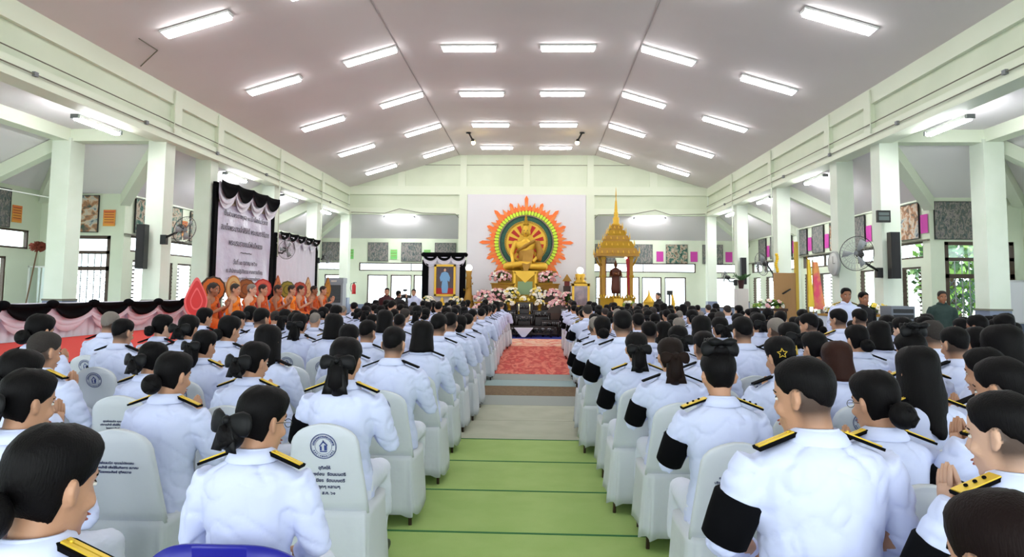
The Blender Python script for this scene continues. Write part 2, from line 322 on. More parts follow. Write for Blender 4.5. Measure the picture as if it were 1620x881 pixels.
# back outer wall
PB = lambda u, d, z: (u, 29.9+d, z)
ob = [(-9.3, -7.85, 2.5, 2.86), (-7.42, -2.8, 2.47, 2.83), (2.8, 7.32, 2.5, 2.9), (7.8, 9.3, 2.5, 2.9)]
wb = [(-8.95, -8.1), (-7.04, -6.14), (-6.0, -5.08), (-4.98, -4.05), (-3.95, -3.05), (3.0, 3.95), (4.05, 4.9), (5.0, 5.85), (5.98, 6.9), (8.1, 9.05)]
wall_with('wall_back', PB, -9.76, 9.76, 4.0, ob+[(a, b, 1.0, 2.3) for a, b in wb])
for a, b, c, d in ob: window(PB, a, b, c, d, mull=1 if b-a > 3 else 0)
for a, b in wb: window(PB, a, b, 1.0, 2.3)
for s, sd in ((-1, 'left'), (1, 'right')):
    P = lambda u, d, z, s=s: (s*(9.6+d), u, z)
    o1 = []; o2 = []
    for y in (16.2, 20.2, 24.2):
        o1.append((y+.3, y+3.65, 2.5, 2.9))
        for a, b in ((.42, 1.3), (1.38, 2.3), (2.55, 3.5)): o2.append((y+a, y+b, 1.0, 2.3))
    o1.append((28.2, 29.5, 2.5, 2.9)); o2.append((28.4, 29.3, 1.0, 2.3))
    wall_with('wall_'+sd, P, 16.2, 29.9, 4.0, o1+o2)
    for a, b, c, d in o1: window(P, a, b, c, d, mull=1)
    for a, b, c, d in o2: window(P, a, b, c, d, louvre=True)
    pl = MB()
    for y in (20.2, 24.2): pl.box(min(s*9.48, s*9.62), max(s*9.48, s*9.62), y-.17, y+.17, 0, 3.9, columnm)
    pl.box(min(s*9.56, s*9.6), max(s*9.56, s*9.6), 16.2, 29.9, 3.86, 3.9, trimm); pl.box(min(s*9.54, s*9.6), max(s*9.54, s*9.6), 16.2, 29.9, 2.9, 2.93, linem)
    struct('trim_wall_'+sd, pl)
    # door wall
    P2 = lambda u, d, z, s=s: (s*u, 16.2+d, z)
    wall_with('wall_door_'+sd, P2, 9.76, 11.85, 4.0, [(9.92, 11.5, 0, 2.87)])
    d = MB()
    def bx(a, b, z0, z1, m, y0=16.22, y1=16.32): d.box(min(s*a, s*b), max(s*a, s*b), y0, y1, z0, z1, m)
    bx(9.92, 10.02, 0, 2.87, framem); bx(11.4, 11.5, 0, 2.87, framem); bx(9.92, 11.5, 2.79, 2.87, framem); bx(9.92, 11.5, 2.42, 2.5, framem); bx(9.92, 11.5, 2.02, 2.12, framem)
    bx(9.98, 11.44, 2.5, 2.8, glassm, 16.27, 16.275); bx(9.98, 11.44, 2.12, 2.42, glassm, 16.27, 16.275)
    for k in range(9): u = 10.05+k*.165; bx(u, u+.02, 0, 2.42, steelm, 16.34, 16.36)
    bars = mat('grille_blue_grey', (96, 110, 130), .5)
    for k in range(8):
        u = 10.06+k*.165
        for z in range(10):
            for q in (0, 1):
                z0 = z*.2; a = (s*(u+(.165 if q else 0)), 16.35, z0); b_ = (s*(u+(0 if q else .165)), 16.35, z0+.2); d.tube([a, b_], .008, bars, 4)
    struct('door_%d' % (1 if s < 0 else 2), d)
    # wing outer wall
    P3 = lambda u, dd, z, s=s: (s*(11.7+dd), u, z)
    o3 = [(Y0+.5+k*4, Y0+3.8+k*4, 2.5, 2.95) for k in range(5)]; o3[-1] = (12.4, 15.85, 2.5, 2.95)
    o4 = [(Y0+.7+k*4, Y0+3.4+k*4, 1.0, 2.3) for k in range(4)]
    if s < 0: o4.append((12.6, 15.2, 1.0, 2.3))
    wall_with('wall_wing_'+sd, P3, Y0, 16.2, 4.0, o3+o4)
    for a, b, c, dd in o3+o4: window(P3, a, b, c, dd, mull=1)
wall_with('wall_front', lambda u, d, z: (u, Y0-d, z), -11.85, 11.85, 7.4, [(-11.3, -8.2, 0, 4.0), (-6.9, -.4, 0, 4.6), (.4, 6.9, 0, 4.6), (8.2, 11.3, 0, 4.0)])

# ------------------------------------------------------------------ floor mats and carpets
def mat_strip(y0, y1, m, label, edge=None, x0=-2.6, x1=3.4, name='floor_mat', h=.012):
    mb = MB(); mb.box(x0, x1, y0+.006, y1-.006, 0.001, h, m)
    if edge: mb.box(x0, x1, y1-.03, y1-.008, h, h+.004, edge)
    mb.build(name, label=label, cat='floor mat', group='mats laid across the aisle')
ys = [2.75, 3.7, 4.65, 5.61, 6.56, 7.52]
for i, t in enumerate(('green aisle mat nearest the camera, partly under the first chairs', 'green aisle mat cut by the bottom edge of the photo', 'green aisle mat between the two darkest seams near the camera', 'green aisle mat in the middle of the green run', 'green aisle mat touching the first beige mat')):
    mat_strip(ys[i], ys[i+1], greenmat, t, matedge)
for a, b, m, t in ((7.52, 8.6, greymat, 'beige aisle mat just beyond the last green mat'), (8.6, 9.75, greymat, 'beige aisle mat between beige and grey mats'), (9.75, 10.66, greymat2, 'plain grey aisle mat before the brown runner'), (10.66, 11.72, brownmat, 'brown speckled runner crossing the aisle'), (11.72, 12.5, bluegrey, 'pale blue grey mat beyond the brown runner'), (12.5, 13.42, greymat2, 'grey mat touching the red carpet')): mat_strip(a, b, m, t)
MB().box(-2.2, 3.0, 13.42, 20.3, .001, .015, redcarpet).build('carpet', label='long red striped carpet in the middle of the aisle', cat='carpet')
MB().box(-2.2, 3.0, 20.3, 23.4, .001, .016, patcarpet).build('carpet', label='red and cream patterned carpet before the altar', cat='carpet')
MB().box(-2.4, 2.6, 23.4, 27.2, .001, .018, bluerug).build('rug', label='dark blue rug under the carved altar tables', cat='rug')

# ------------------------------------------------------------------ lamps
def lamp_meshes():
    h = MB(); L = .61
    h.loft([[(-L-.03, -.13, 0), (L+.03, -.13, 0), (L+.03, .13, 0), (-L-.03, .13, 0)], [(-L-.03, -.12, -.03), (L+.03, -.12, -.03), (L+.03, .12, -.03), (-L-.03, .12, -.03)], [(-L-.01, -.06, -.05), (L+.01, -.06, -.05), (L+.01, .06, -.05), (-L-.01, .06, -.05)]], housing, smooth=False)
    d = MB(); d.loft([[(-L, -.105, -.032), (L, -.105, -.032), (L, .105, -.032), (-L, .105, -.032)], [(-L+.02, -.09, -.09), (L-.02, -.09, -.09), (L-.02, .09, -.09), (-L+.02, .09, -.09)]], lampm, smooth=False)
    return h.mesh('housing'), d.mesh('diffuser')
LH, LD = lamp_meshes()
tilt = math.atan(.304)
rown = {-2: 'overhead', -1: 'nearest', 0: 'second', 1: 'third', 2: 'fourth', 3: 'farthest'}
for k in range(-3, 4):
    y = 15.243+3.595*k
    for i, x in enumerate((-5.637, -3.41, -1.134, 1.134, 3.41, 5.637)):
        pos = ('outer left slope', 'inner left slope', 'left of the flat centre', 'right of the flat centre', 'inner right slope', 'outer right slope')[i]
        z = 7.2 if abs(x) < 2.79 else hz(x)-.012
        r = link('ceiling_light', None, label='lit white ceiling light in the %s row, %s' % (rown.get(k, 'rear'), pos), cat='ceiling light', group='fluorescent lights on the nave ceiling')
        r.location = (x, y, z); r.rotation_euler = (0, 0 if abs(x) < 2.79 else (tilt if x > 0 else -tilt), 0)
        link('housing', LH, r); link('diffuser', LD, r)
def batten(x, y, z, rz, label):
    r = empty('batten_light', (x, y, z), rz, label=label, cat='fluorescent lamp', group='batten lamps in the aisles')
    MB().box(-.62, .62, -.05, .05, .0, .06, housing).box(-.66, -.6, -.07, .07, -.03, .05, greym).box(.6, .66, -.07, .07, -.03, .05, greym).build('housing', r)
    t = MB(); t.tube([(-.6, -.03, -.03), (.6, -.03, -.03)], .024, lampside, 10).tube([(-.6, .03, -.03), (.6, .03, -.03)], .024, lampside, 10).build('tube', r)
for s, sd in ((-1, 'left'), (1, 'right')):
    for y, t in ((12.4, 'nearest the camera'), (18.3, 'second from the camera'), (22.4, 'third from the camera'), (26.2, 'farthest from the camera')):
        batten(s*7.85, y, 4.66, pi/2, 'bright batten lamp under the %s wall beam, %s' % (sd, t))
    batten(-5.3 if s < 0 else 5.05, 28.1, 4.66, 0, 'bright batten lamp on the back beam %s of the altar' % sd)
for s, sd in ((-1, 'left'), (1, 'right')):
    r = empty('spotlight', (s*2.0, 23.7, 7.2), 0, label='small warm spotlight on the ceiling, %s of centre' % sd, cat='spotlight', group='two warm ceiling spotlights')
    MB().lathe([(.09, -.03), (.09, 0)], darkm, 14).tube([(0, 0, 0), (-s*.12, .02, -.22)], .03, darkm, 8).build('bracket', r)
    MB().lathe([(.05, .04), (.07, -.06)], darkm, 12, M=T(-s*.15, .02, -.26)).build('lamp_head', r)
    MB().ell((-s*.17, .02, -.36), (.07, .07, .07), mat('warm_bulb', (255, 226, 150), .5, emit=40)).build('bulb', r)

# ------------------------------------------------------------------ wall pictures and signs
def picture(p, rz, m, label, w=.88, h=.86, group='painted story panels on the walls'):
    r = empty('wall_painting', p, rz, label=label, cat='painting', group=group)
    mb = MB()
    mb.box(-w/2, w/2, -.03, 0, -h/2, h/2, m); mb.build('canvas', r)
    fr = MB(); 
    for a in ((-w/2-.012, w/2+.012, h/2, h/2+.014), (-w/2-.012, w/2+.012, -h/2-.014, -h/2)): fr.box(a[0], a[1], -.04, 0, a[2], a[3], darkm)
    for x in (-w/2-.012, w/2): fr.box(x, x+.012, -.04, 0, -h/2, h/2, darkm)
    fr.build('frame', r)
def sign(p, rz, m, label, w=.3, h=.44, lines=0):
    mb = MB().box(-w/2, w/2, -.008, 0, -h/2, h/2, m)
    if lines:
        for k in range(lines): z = h/2-.06-k*(h-.1)/lines; mb.box(-w*.4, w*.4, -.01, -.008, z-.008, z+.008, mat('sign_ink', (150, 60, 50), .8))
    mb.build('paper_sign', M=T(*p) @ Rz(rz), label=label, cat='paper sign', group='coloured paper signs between the paintings')
n1 = ['first', 'second', 'third', 'fourth', 'fifth', 'sixth', 'seventh', 'eighth', 'ninth', 'tenth']
for i, (x, w) in enumerate(((-8.6, .95), (-6.58, .87), (-5.1, .87), (-3.6, .9), (3.4, .85), (5.0, .9), (6.5, .9), (8.05, .85))):
    picture((x, 29.88, 3.31), 0, paintA if i != 6 else paintB, 'grey green figure painting above back windows, %s from the left' % n1[i], w, .8)
for i, x in enumerate((-7.82, -5.88, -4.4)): sign((x, 29.88, 3.2), 0, signgreen, 'pale green paper sign on the back wall, %s from the left' % n1[i], lines=3)
for i, x in enumerate((5.78, 7.25, 8.75)): sign((x, 29.88, 3.2), 0, signmag, 'magenta paper sign on the back wall, %s from the left' % n1[i])
yp = [17.0, 18.35, 19.7, 21.1, 22.45, 23.8, 25.2, 26.55, 27.95]
for i, y in enumerate(yp):
    picture((9.58, y, 3.4), -pi/2, paintA if i % 3 else paintC, 'painting on the right window wall, %s from its near corner' % n1[i], .86, .84)
    sign((9.58, y-.62, 3.3), -pi/2, signmag, 'magenta paper sign on the right window wall, %s from its near corner' % n1[i])
    picture((-9.58, y, 3.4), pi/2, paintB, 'green story painting on left window wall, %s from its near corner' % n1[i], .86, .84)
    sign((-9.58, y+.64, 3.3), pi/2, signor, 'orange paper sign on the left window wall, %s from its near corner' % n1[i], lines=4)
picture((-10.57, 16.18, 3.4), 0, paintC, 'painting of a seated figure above the left door', .66, .88)
sign((-9.97, 16.18, 3.3), 0, signor, 'orange paper sign with lines beside the painting over the left door', .3, .4, 5)
picture((10.12, 16.18, 3.36), 0, paintA, 'large grey painting above the right door', .84, .86)
picture((-11.68, 14.6, 3.4), pi/2, paintA, 'painting at the left edge of the photo', 1.1, .86)
sign((-11.68, 15.4, 3.3), pi/2, signor, 'orange and yellow paper sign near the left edge', .3, .4, 5)
picture((11.68, 14.9, 3.4), -pi/2, paintC, 'painting cut by the right edge of the photo', .9, .86)
# ------------------------------------------------------------------ wall fixtures
def column_speaker(x, y, z, rz, label):
    r = empty('column_speaker', (x, y, z), rz, label=label, cat='speaker', group='black column speakers on the columns')
    MB().box(-.09, .09, -.16, 0, -.46, .46, darkm).build('cabinet', r)
    MB().box(-.075, .075, -.168, -.16, -.44, .44, mat('speaker_grille', (34, 34, 36), .8, bump=(300, .5))).build('grille', r)
    MB().box(-.03, .03, 0, .06, -.35, -.3, greym).box(-.03, .03, 0, .06, .3, .35, greym).build('bracket', r)
column_speaker(-7.72, 13.9, 2.46, 0, 'tall black column speaker on the near left column')
column_speaker(7.55, 13.9, 2.4, 0, 'tall black column speaker on the near right column')
column_speaker(7.56, 23.92, 2.4, 0, 'tall black column speaker on a far right column')
def wall_fan(p, mount, face, label, R=.28):
    """p head centre, mount point on the column, face = direction the fan blows"""
    p = Vector(p); mnt = Vector(mount); f = Vector(face).normalized()
    r = empty('wall_fan', tuple(mnt), 0, label=label, cat='fan', group='wall fans on the columns')
    q = f.to_track_quat('Y', 'Z').to_matrix().to_4x4(); M = T(p-mnt) @ q
    c = MB()
    for k in range(28):
        a = 2*pi*k/28; pr = [(.04, .09), (R*.6, .085), (R*.95, .03), (R, 0), (R*.9, -.05), (.09, -.08)]
        c.tube([(rr*cos(a), yy, rr*sin(a)) for rr, yy in pr], .0022, steelm, 4, M)
    for rr, yy, w in ((R, 0, .007), (R*.6, .085, .003), (R*.92, .035, .003), (.09, -.08, .006)):
        c.tube([(rr*cos(2*pi*k/32), yy, rr*sin(2*pi*k/32)) for k in range(33)], w, steelm if w < .005 else darkm, 5, M)
    c.build('cage', r)
    b = MB()
    for k in range(3):
        a = 2*pi*k/3; pts = []
        for t in (0, .5, 1):
            w = (.35, .62, .5)[int(t*2)]; rr = .05+t*(R*.85-.05)
            pts.append([(rr*cos(a-w/2), .03, rr*sin(a-w/2)), (rr*cos(a+w/2), -.02, rr*sin(a+w/2)), (rr*cos(a+w/2), -.024, rr*sin(a+w/2)), (rr*cos(a-w/2), .026, rr*sin(a-w/2))])
        b.loft(pts, mat('fan_blade', (150, 156, 158), .4), M=M)
    b.ell((0, .02, 0), (.045, .03, .045), greym, M=M); b.build('blades', r)
    m = MB(); m.ell((0, -.12, 0), (.075, .1, .075), darkm, M=M)
    m.tube([Vector(M @ Vector((0, -.14, -.03))), Vector(M @ Vector((0, -.2, -.12))), Vector((0, 0, .03))], .026, darkm, 8); m.build('motor', r)
    MB().box(-.06, .06, -.05, .05, -.1, .1, darkm).build('wall_mount', r)
wall_fan((-6.85, 13.85, 2.82), (-7.36, 14.0, 2.62), (1, -.35, -.35), 'black wall fan on the near left column')
wall_fan((-6.95, 19.9, 2.78), (-7.36, 20.1, 2.68), (.8, -.6, -.1), 'black wall fan between the banner and the white curtain')
wall_fan((-7.0, 24.0, 2.75), (-7.36, 24.1, 2.65), (1, -.2, -.3), 'dark wall fan past the white curtain')
wall_fan((6.72, 13.6, 2.42), (7.36, 14.05, 2.06), (-.8, -.62, .1), 'large wall fan with round cage on the near right column', .34)
wall_fan((6.85, 19.7, 2.46), (7.36, 20.1, 2.08), (-.98, -.2, -.2), 'wall fan seen edge on, on the middle right column', .33)
wall_fan((6.95, 24.0, 2.2), (7.36, 24.1, 2.0), (-1, .1, .2), 'small grey wall fan on a far right column', .24)
r = empty('wall_clock', (7.38, 16.1, 2.33), -pi/2, label='round white wall clock on a right column', cat='clock')
MB().lathe([(.29, 0), (.29, -.04), (.27, -.07), (.25, -.05)], mat('clock_rim', (170, 172, 170), .4), 32, M=Rx(-pi/2)).build('rim', r)
MB().lathe([(.255, .04), (.255, .055)], mat('clock_face', (212, 214, 210), .5), 32, M=Rx(pi/2)).build('dial', r)
MB().box(-.006, .006, -.062, -.058, 0, .17, darkm).box(0, .11, -.062, -.058, -.006, .006, darkm).build('hand', r)
r = empty('digital_clock', (7.38, 13.88, 3.18), 0, label='small black digital clock high on the near right column', cat='clock')
MB().box(-.13, .13, -.06, 0, -.12, .12, darkm).build('case', r)
MB().box(-.1, .1, -.064, -.06, -.08, -.0, mat('display_grey', (90, 100, 100), .3)).box(-.1, .1, -.064, -.06, .02, .08, mat('display_grey')).build('display', r)
# broom / duster and rail on the left, whiteboard on the right
r = empty('ceiling_duster', (-11.53, 15.5, 0), 0, label='long handled reddish duster leaning near the left door', cat='duster')
MB().tube([(0, 0, 0), (.12, 0, 1.2), (.24, .1, 2.45)], .016, mat('bamboo', (120, 90, 60), .6), 6).build('handle', r)
mb = MB()
for k in range(150):
    d = Vector((random.gauss(0, 1), random.gauss(0, 1), random.gauss(0, 1))).normalized(); mb.tube([(.25, .1, 2.55), (.25+.2*d.x, .1+.15*d.y, 2.55+.13*d.z)], [.035, .012], mat('duster_fibre', (128, 58, 40), .9), 4)
mb.build('head', r)
r = empty('glass_screen', (-11.0, 15.7, 0), 0, label='white framed glass screen in front of the left door', cat='partition screen')
MB().box(-.55, .55, -.02, .02, 2.06, 2.1, framew).box(-.55, -.51, -.02, .02, 0, 2.1, framew).box(.51, .55, -.02, .02, 0, 2.1, framew).box(-.55, .55, -.02, .02, .9, .94, framew).build('frame', r)
MB().box(-.51, .51, -.004, .004, .94, 2.06, glassm).build('pane', r)
r = empty('whiteboard', (11.25, 15.4, 0), -.25, label='white board standing at the right edge of the photo', cat='whiteboard')
MB().box(-.5, .6, -.02, .02, 1.05, 1.95, mat('board_white', (226, 226, 232), .3)).build('panel', r)
MB().box(-.52, .62, -.03, .03, 1.93, 1.97, steelm).box(-.52, -.48, -.03, .03, 0, 1.97, steelm).box(.58, .62, -.03, .03, 0, 1.97, steelm).box(-.52, .62, -.03, .03, 1.02, 1.05, steelm).build('frame', r)
# thin cables strung across
for i, (a, b) in enumerate((((-9.6, 14.2, 4.2), (-7.4, 14.2, 4.25)), ((-7.4, 14.05, 2.98), (-7.4, 16.1, 2.95)), ((7.4, 14, 2.9), (7.4, 16, 2.9)))):
    pass
mb = MB(); mb.tube([(-11.7, 12.6, 3.8), (-9.9, 14.0, 3.5)], .014, framew, 6).build('pipe', label='thin white pipe running to the left outer column', cat='pipe')

# ------------------------------------------------------------------ draped swags
def swag(mb, P, L, n, ztop, d_peak, d_mid, m, off, folds=3, phase=0.0):
    """scalloped cloth: P(u along, offset out) -> (x,y)"""
    N = n*14; R = []
    nv = 7
    for j in range(nv+1):
        row = []
        for i in range(N+1):
            u = i/N; s = (u*n+phase) % 1.0; sc = (4*s*(1-s))**.75
            d = d_peak+(d_mid-d_peak)*sc; v = j/nv
            bul = .03*sin(v*pi*folds)*sc+.015*cos(2*pi*s)
            x, y = P(u*L, off+bul+.02*(1-sc)); row.append((x, y, ztop-d*v-(.02*sc*(1-v))))
        R.append(row)
    mb.loft(R, m, cap=False, closed=False)
    th = [[(p[0], p[1], p[2]) for p in R[-1]], [(P(0, 0)[0]*0+p[0], p[1], p[2]+.012) for p in R[-1]]]
    return mb
def drape(P, L, n, z0, ztop, label, dblack=.34, dwhite=.5, grp='black and white cloth drapes', peak=.05):
    r = empty('swag_drape', P(0, 0)+(0,), 0, label=label, cat='drape', group=grp); bx, by = P(0, 0)
    Q = lambda u, o: (P(u, o)[0]-bx, P(u, o)[1]-by)
    base = MB(); N = int(L*40); rows = []
    for z in (z0, (z0+ztop)/2, ztop): rows.append([Q(L*i/N, .012*sin(i*.9)) + (z,) for i in range(N+1)])
    rows2 = [[Q(L*i/N, -.03)+(z,) for i in range(N+1)] for z in (ztop, z0)]
    base.loft(rows+rows2, drapew, cap=False, closed=False); base.build('white_curtain', r)
    w = MB()
    for k in range(4): swag(w, Q, L, n, ztop-.01, peak+.06+.02*k, dwhite-.05*k, drapew, .05+.012*k, 3+k)
    w.build('white_swag', r, M=T(0, 0, -.03))
    b = MB(); swag(b, Q, L, n, ztop+.01, peak, dblack, blackcloth, .13, 3)
    for i in range(n+1):
        x, y = Q(L*i/n, .14); b.ell((x, y, ztop-.02), (.09, .09, .07), blackcloth)
    b.build('black_swag', r); return r
# red stage on the left, drapes along its back rail and its two open edges
st = MB().box(-7.0, -4.55, 7.1, 21.2, 0, .79, mat('stage_board', (110, 80, 60), .8)); st.build('stage_platform', label='low stage on the left where the monks sit', cat='stage')
MB().box(-7.02, -4.5, 7.05, 21.25, .79, .81, stagered).build('red_carpet', label='plain red carpet covering the left stage', cat='carpet')
drape(lambda u, o: (-7.1+o, 6.35+u), 8.8, 9, .8, 1.36, 'black and white swags along the back rail of the red stage', .27, .42)
drape(lambda u, o: (-4.47+u*0+o, 7.05+u), 6, 6, .05, .8, 'drape on the aisle edge of the red stage', .3, .45)
drape(lambda u, o: (-7.0+u, 7.03-o), 2.5, 2, .05, .8, 'drape on the near edge of the red stage', .3, .45)
MB().box(-7.2, -7.12, 6.35, 15.1, 0, 1.34, trimm).build('rail_panel', label='low panel rail behind the swags on the left', cat='rail')
# banner between two left columns
r = empty('cloth_banner', (-7.34, 16.1, 0), 0, label='tall white printed banner with black swags on the left colonnade', cat='banner')
bn = MB(); n = 40
bnm = mat('banner_vinyl', (206, 203, 224), .28, bump=(5, .9, (.3, 1, 1)))
bn.loft([[(0+.012*sin(i*.6+z*3), .14+3.4*i/n, z) for i in range(n+1)] for z in [1.75+.16*k for k in range(16)]], bnm, cap=False, closed=False); bn.build('panel', r)
pat = ramp_mat('banner_pattern', [(150, 130, 104), (196, 182, 160), (126, 104, 80)], 9, 'noise')
MB().box(-.02, .016, .14, 3.54, 3.74, 4.15, pat).box(-.02, .016, .14, 3.54, 1.5, 1.78, pat).build('pattern_border', r)
MB().box(-.04, .03, -.02, .15, 1.5, 4.2, blackcloth).build('side_cloth', r); MB().box(-.04, .03, 3.52, 3.72, 1.3, 4.2, blackcloth).build('side_cloth', r)
w = MB(); Pq = lambda u, o: (o, u); swag(w, Pq, 3.7, 4, 4.22, .3, .62, drapew, .06, 4); swag(w, Pq, 3.7, 4, 4.22, .25, .5, drapew, .08, 5); w.build('white_swag', r)
b = MB(); swag(b, Pq, 3.75, 4, 4.26, .12, .42, blackcloth, .13, 3); b.build('black_swag', r)
MT = T(.028, 1.84, 0) @ Rz(pi/2) @ Rx(pi/2)
for t, z, s_ in (('เป็นส่วนพระราชกุศล ๑๐ ปี เนื่องในวโรกาส', 3.44, .17), ('สมเด็จพระนางเจ้าสิริกิติ์ พระบรมราชินีนาถ', 3.08, .2), ('พระบรมราชชนนีพันปีหลวง', 2.72, .2), ('~~~', 2.5, .2), ('วันที่ ๑๓ ตุลาคม ๒๕๖๑', 2.24, .17), ('ณ สำนักงานปฏิบัติธรรม ศาลาการเปรียญ', 2.02, .14), ('พระเกียรติคุณ ทูลเกล้าถวายราชสักการะ', 1.83, .13)):
    me = textmesh([t], s_, inkg); o = link('lettering', me, r, T(.03, 1.84, z) @ Rz(pi/2) @ Rx(pi/2))
    wd = max(v.co.x for v in me.vertices)-min(v.co.x for v in me.vertices); lim = 3.0 if t != '~~~' else .7; k = lim/wd if (wd > lim or t == '~~~') else 1
    o.matrix_basis = o.matrix_basis @ Matrix.Diagonal((k, 1, 1, 1))
# white curtain next to it
r = empty('white_curtain', (-7.34, 20.0, 0), 0, label='plain white curtain with black swags beside the printed banner', cat='curtain')
c = MB(); c.loft([[(.03*sin(i*.8), .1+3.6*i/90, z) for i in range(91)] for z in (.8, 2, 3.3)], drapew, cap=False, closed=False); c.build('panel', r)
w = MB(); swag(w, Pq, 3.75, 5, 3.32, .12, .42, drapew, .07, 4, .3); w.build('white_swag', r)
b = MB(); swag(b, Pq, 3.75, 5, 3.36, .05, .26, blackcloth, .12, 3); b.build('black_swag', r)
MB().box(-.04, .05, 3.62, 3.82, .8, 3.3, blackcloth).build('side_cloth', r); MB().box(-.04, .03, -.02, .08, .8, 3.3, blackcloth).build('side_cloth', r)

# ------------------------------------------------------------------ sun halo behind the statue
HC_ = (0, 27.6, 3.6)
r = empty('sun_halo', HC_, 0, label='round green and orange sun halo panel on the white backdrop', cat='halo')
def disc(a, b, y0, y1, m, n=72):
    mb = MB(); mb.loft([[(q*cos(2*pi*i/n), y, q*sin(2*pi*i/n)) for i in range(n)] for q, y in ((max(b, .001), y1), (a, y1), (a, y0), (max(b, .001), y0))], m, cap=False, smooth=False); return mb
MB().append(disc(1.12, .8, -.1, -.02, mat('halo_green', (22, 96, 70), .5, var=((16, 70, 60), 18))).mesh('x')).build('green_ring', r)
mb = MB()
for rr, m, w in ((1.09, mat('halo_rose', (176, 140, 118), .5), .018), (1.03, darkm, .008), (.86, goldy, .012), (.81, goldy, .016)): mb.tube([(rr*cos(2*pi*k/64), -.11, rr*sin(2*pi*k/64)) for k in range(65)], w, m, 6)
for k in range(72): a = 2*pi*k/72; mb.ell((.835*cos(a), -.11, .835*sin(a)), (.014, .014, .014), goldy, 6, 4)
mb.build('ring_trim', r)
disc(.8, .0, -.08, -.02, goldy).build('gold_disc', r)
mb = MB(); rd = mat('halo_red', (186, 34, 26), .6)
for k in range(14):
    a = 2*pi*(k+.5)/14; w = .12; mb.add([(.72*cos(a-w), -.09, .72*sin(a-w)), (.72*cos(a+w), -.09, .72*sin(a+w)), (.36*cos(a+w), -.09, .36*sin(a+w)), (.36*cos(a-w), -.09, .36*sin(a-w)), (.72*cos(a-w), -.1, .72*sin(a-w)), (.72*cos(a+w), -.1, .72*sin(a+w)), (.36*cos(a+w), -.1, .36*sin(a+w)), (.36*cos(a-w), -.1, .36*sin(a-w))], [(0,1,2,3),(4,5,6,7),(0,1,5,4),(2,3,7,6)], rd, False)
mb.build('red_wedge', r)
def petal(mb, a, r0, r1, w, m, y0=-.06, y1=-.03, tip=.35):
    pts = [(r0, -w*.7), (r0+(r1-r0)*(1-tip), -w), (r1, 0), (r0+(r1-r0)*(1-tip), w), (r0, w*.7)]
    return mb.prism(pts, y1-y0, m, Ry(-a) @ T(0, y0, 0))
yl = mat('halo_yellow_green', (212, 240, 60), .5, emit=.05); og = mat('halo_orange', (244, 118, 44), .5, emit=.05); ogd = mat('halo_orange_edge', (242, 140, 66), .5)
mb = MB(); mb2 = MB(); mb3 = MB()
for k in range(60):
    a = 2*pi*k/60; petal(mb, a, 1.1, 1.31, .05, yl, -.06, -.03, .25); mb2.tube([(1.12*cos(a+.052), -.07, 1.12*sin(a+.052)), (1.3*cos(a+.052), -.07, 1.3*sin(a+.052))], .008, mat('halo_green_line', (40, 120, 60), .5), 4)
    petal(mb3, a, 1.3, 1.54+.12*(k % 2), .062, ogd if k % 2 else og, -.045, -.015, .5)
disc(1.26, 1.1, -.035, -.012, yl).build('yellow_band', r); disc(1.46, 1.2, -.025, -.008, og).build('orange_band', r)
mb.build('yellow_petals', r, kind='stuff'); mb2.build('green_lines', r, kind='stuff'); mb3.build('orange_petals', r, kind='stuff')
for k in range(16):
    a = 2*pi*k/16; L = 1.92 if k % 4 == 0 else 1.86 if k % 2 == 0 else 1.74
    if k in (11, 12, 13): continue
    m_ = MB(); petal(m_, a, 1.36, L, .075, og, -.035, -.005, .25); m_.build('flame_ray', r)

# ------------------------------------------------------------------ seated figure toolkit
exec_people = None
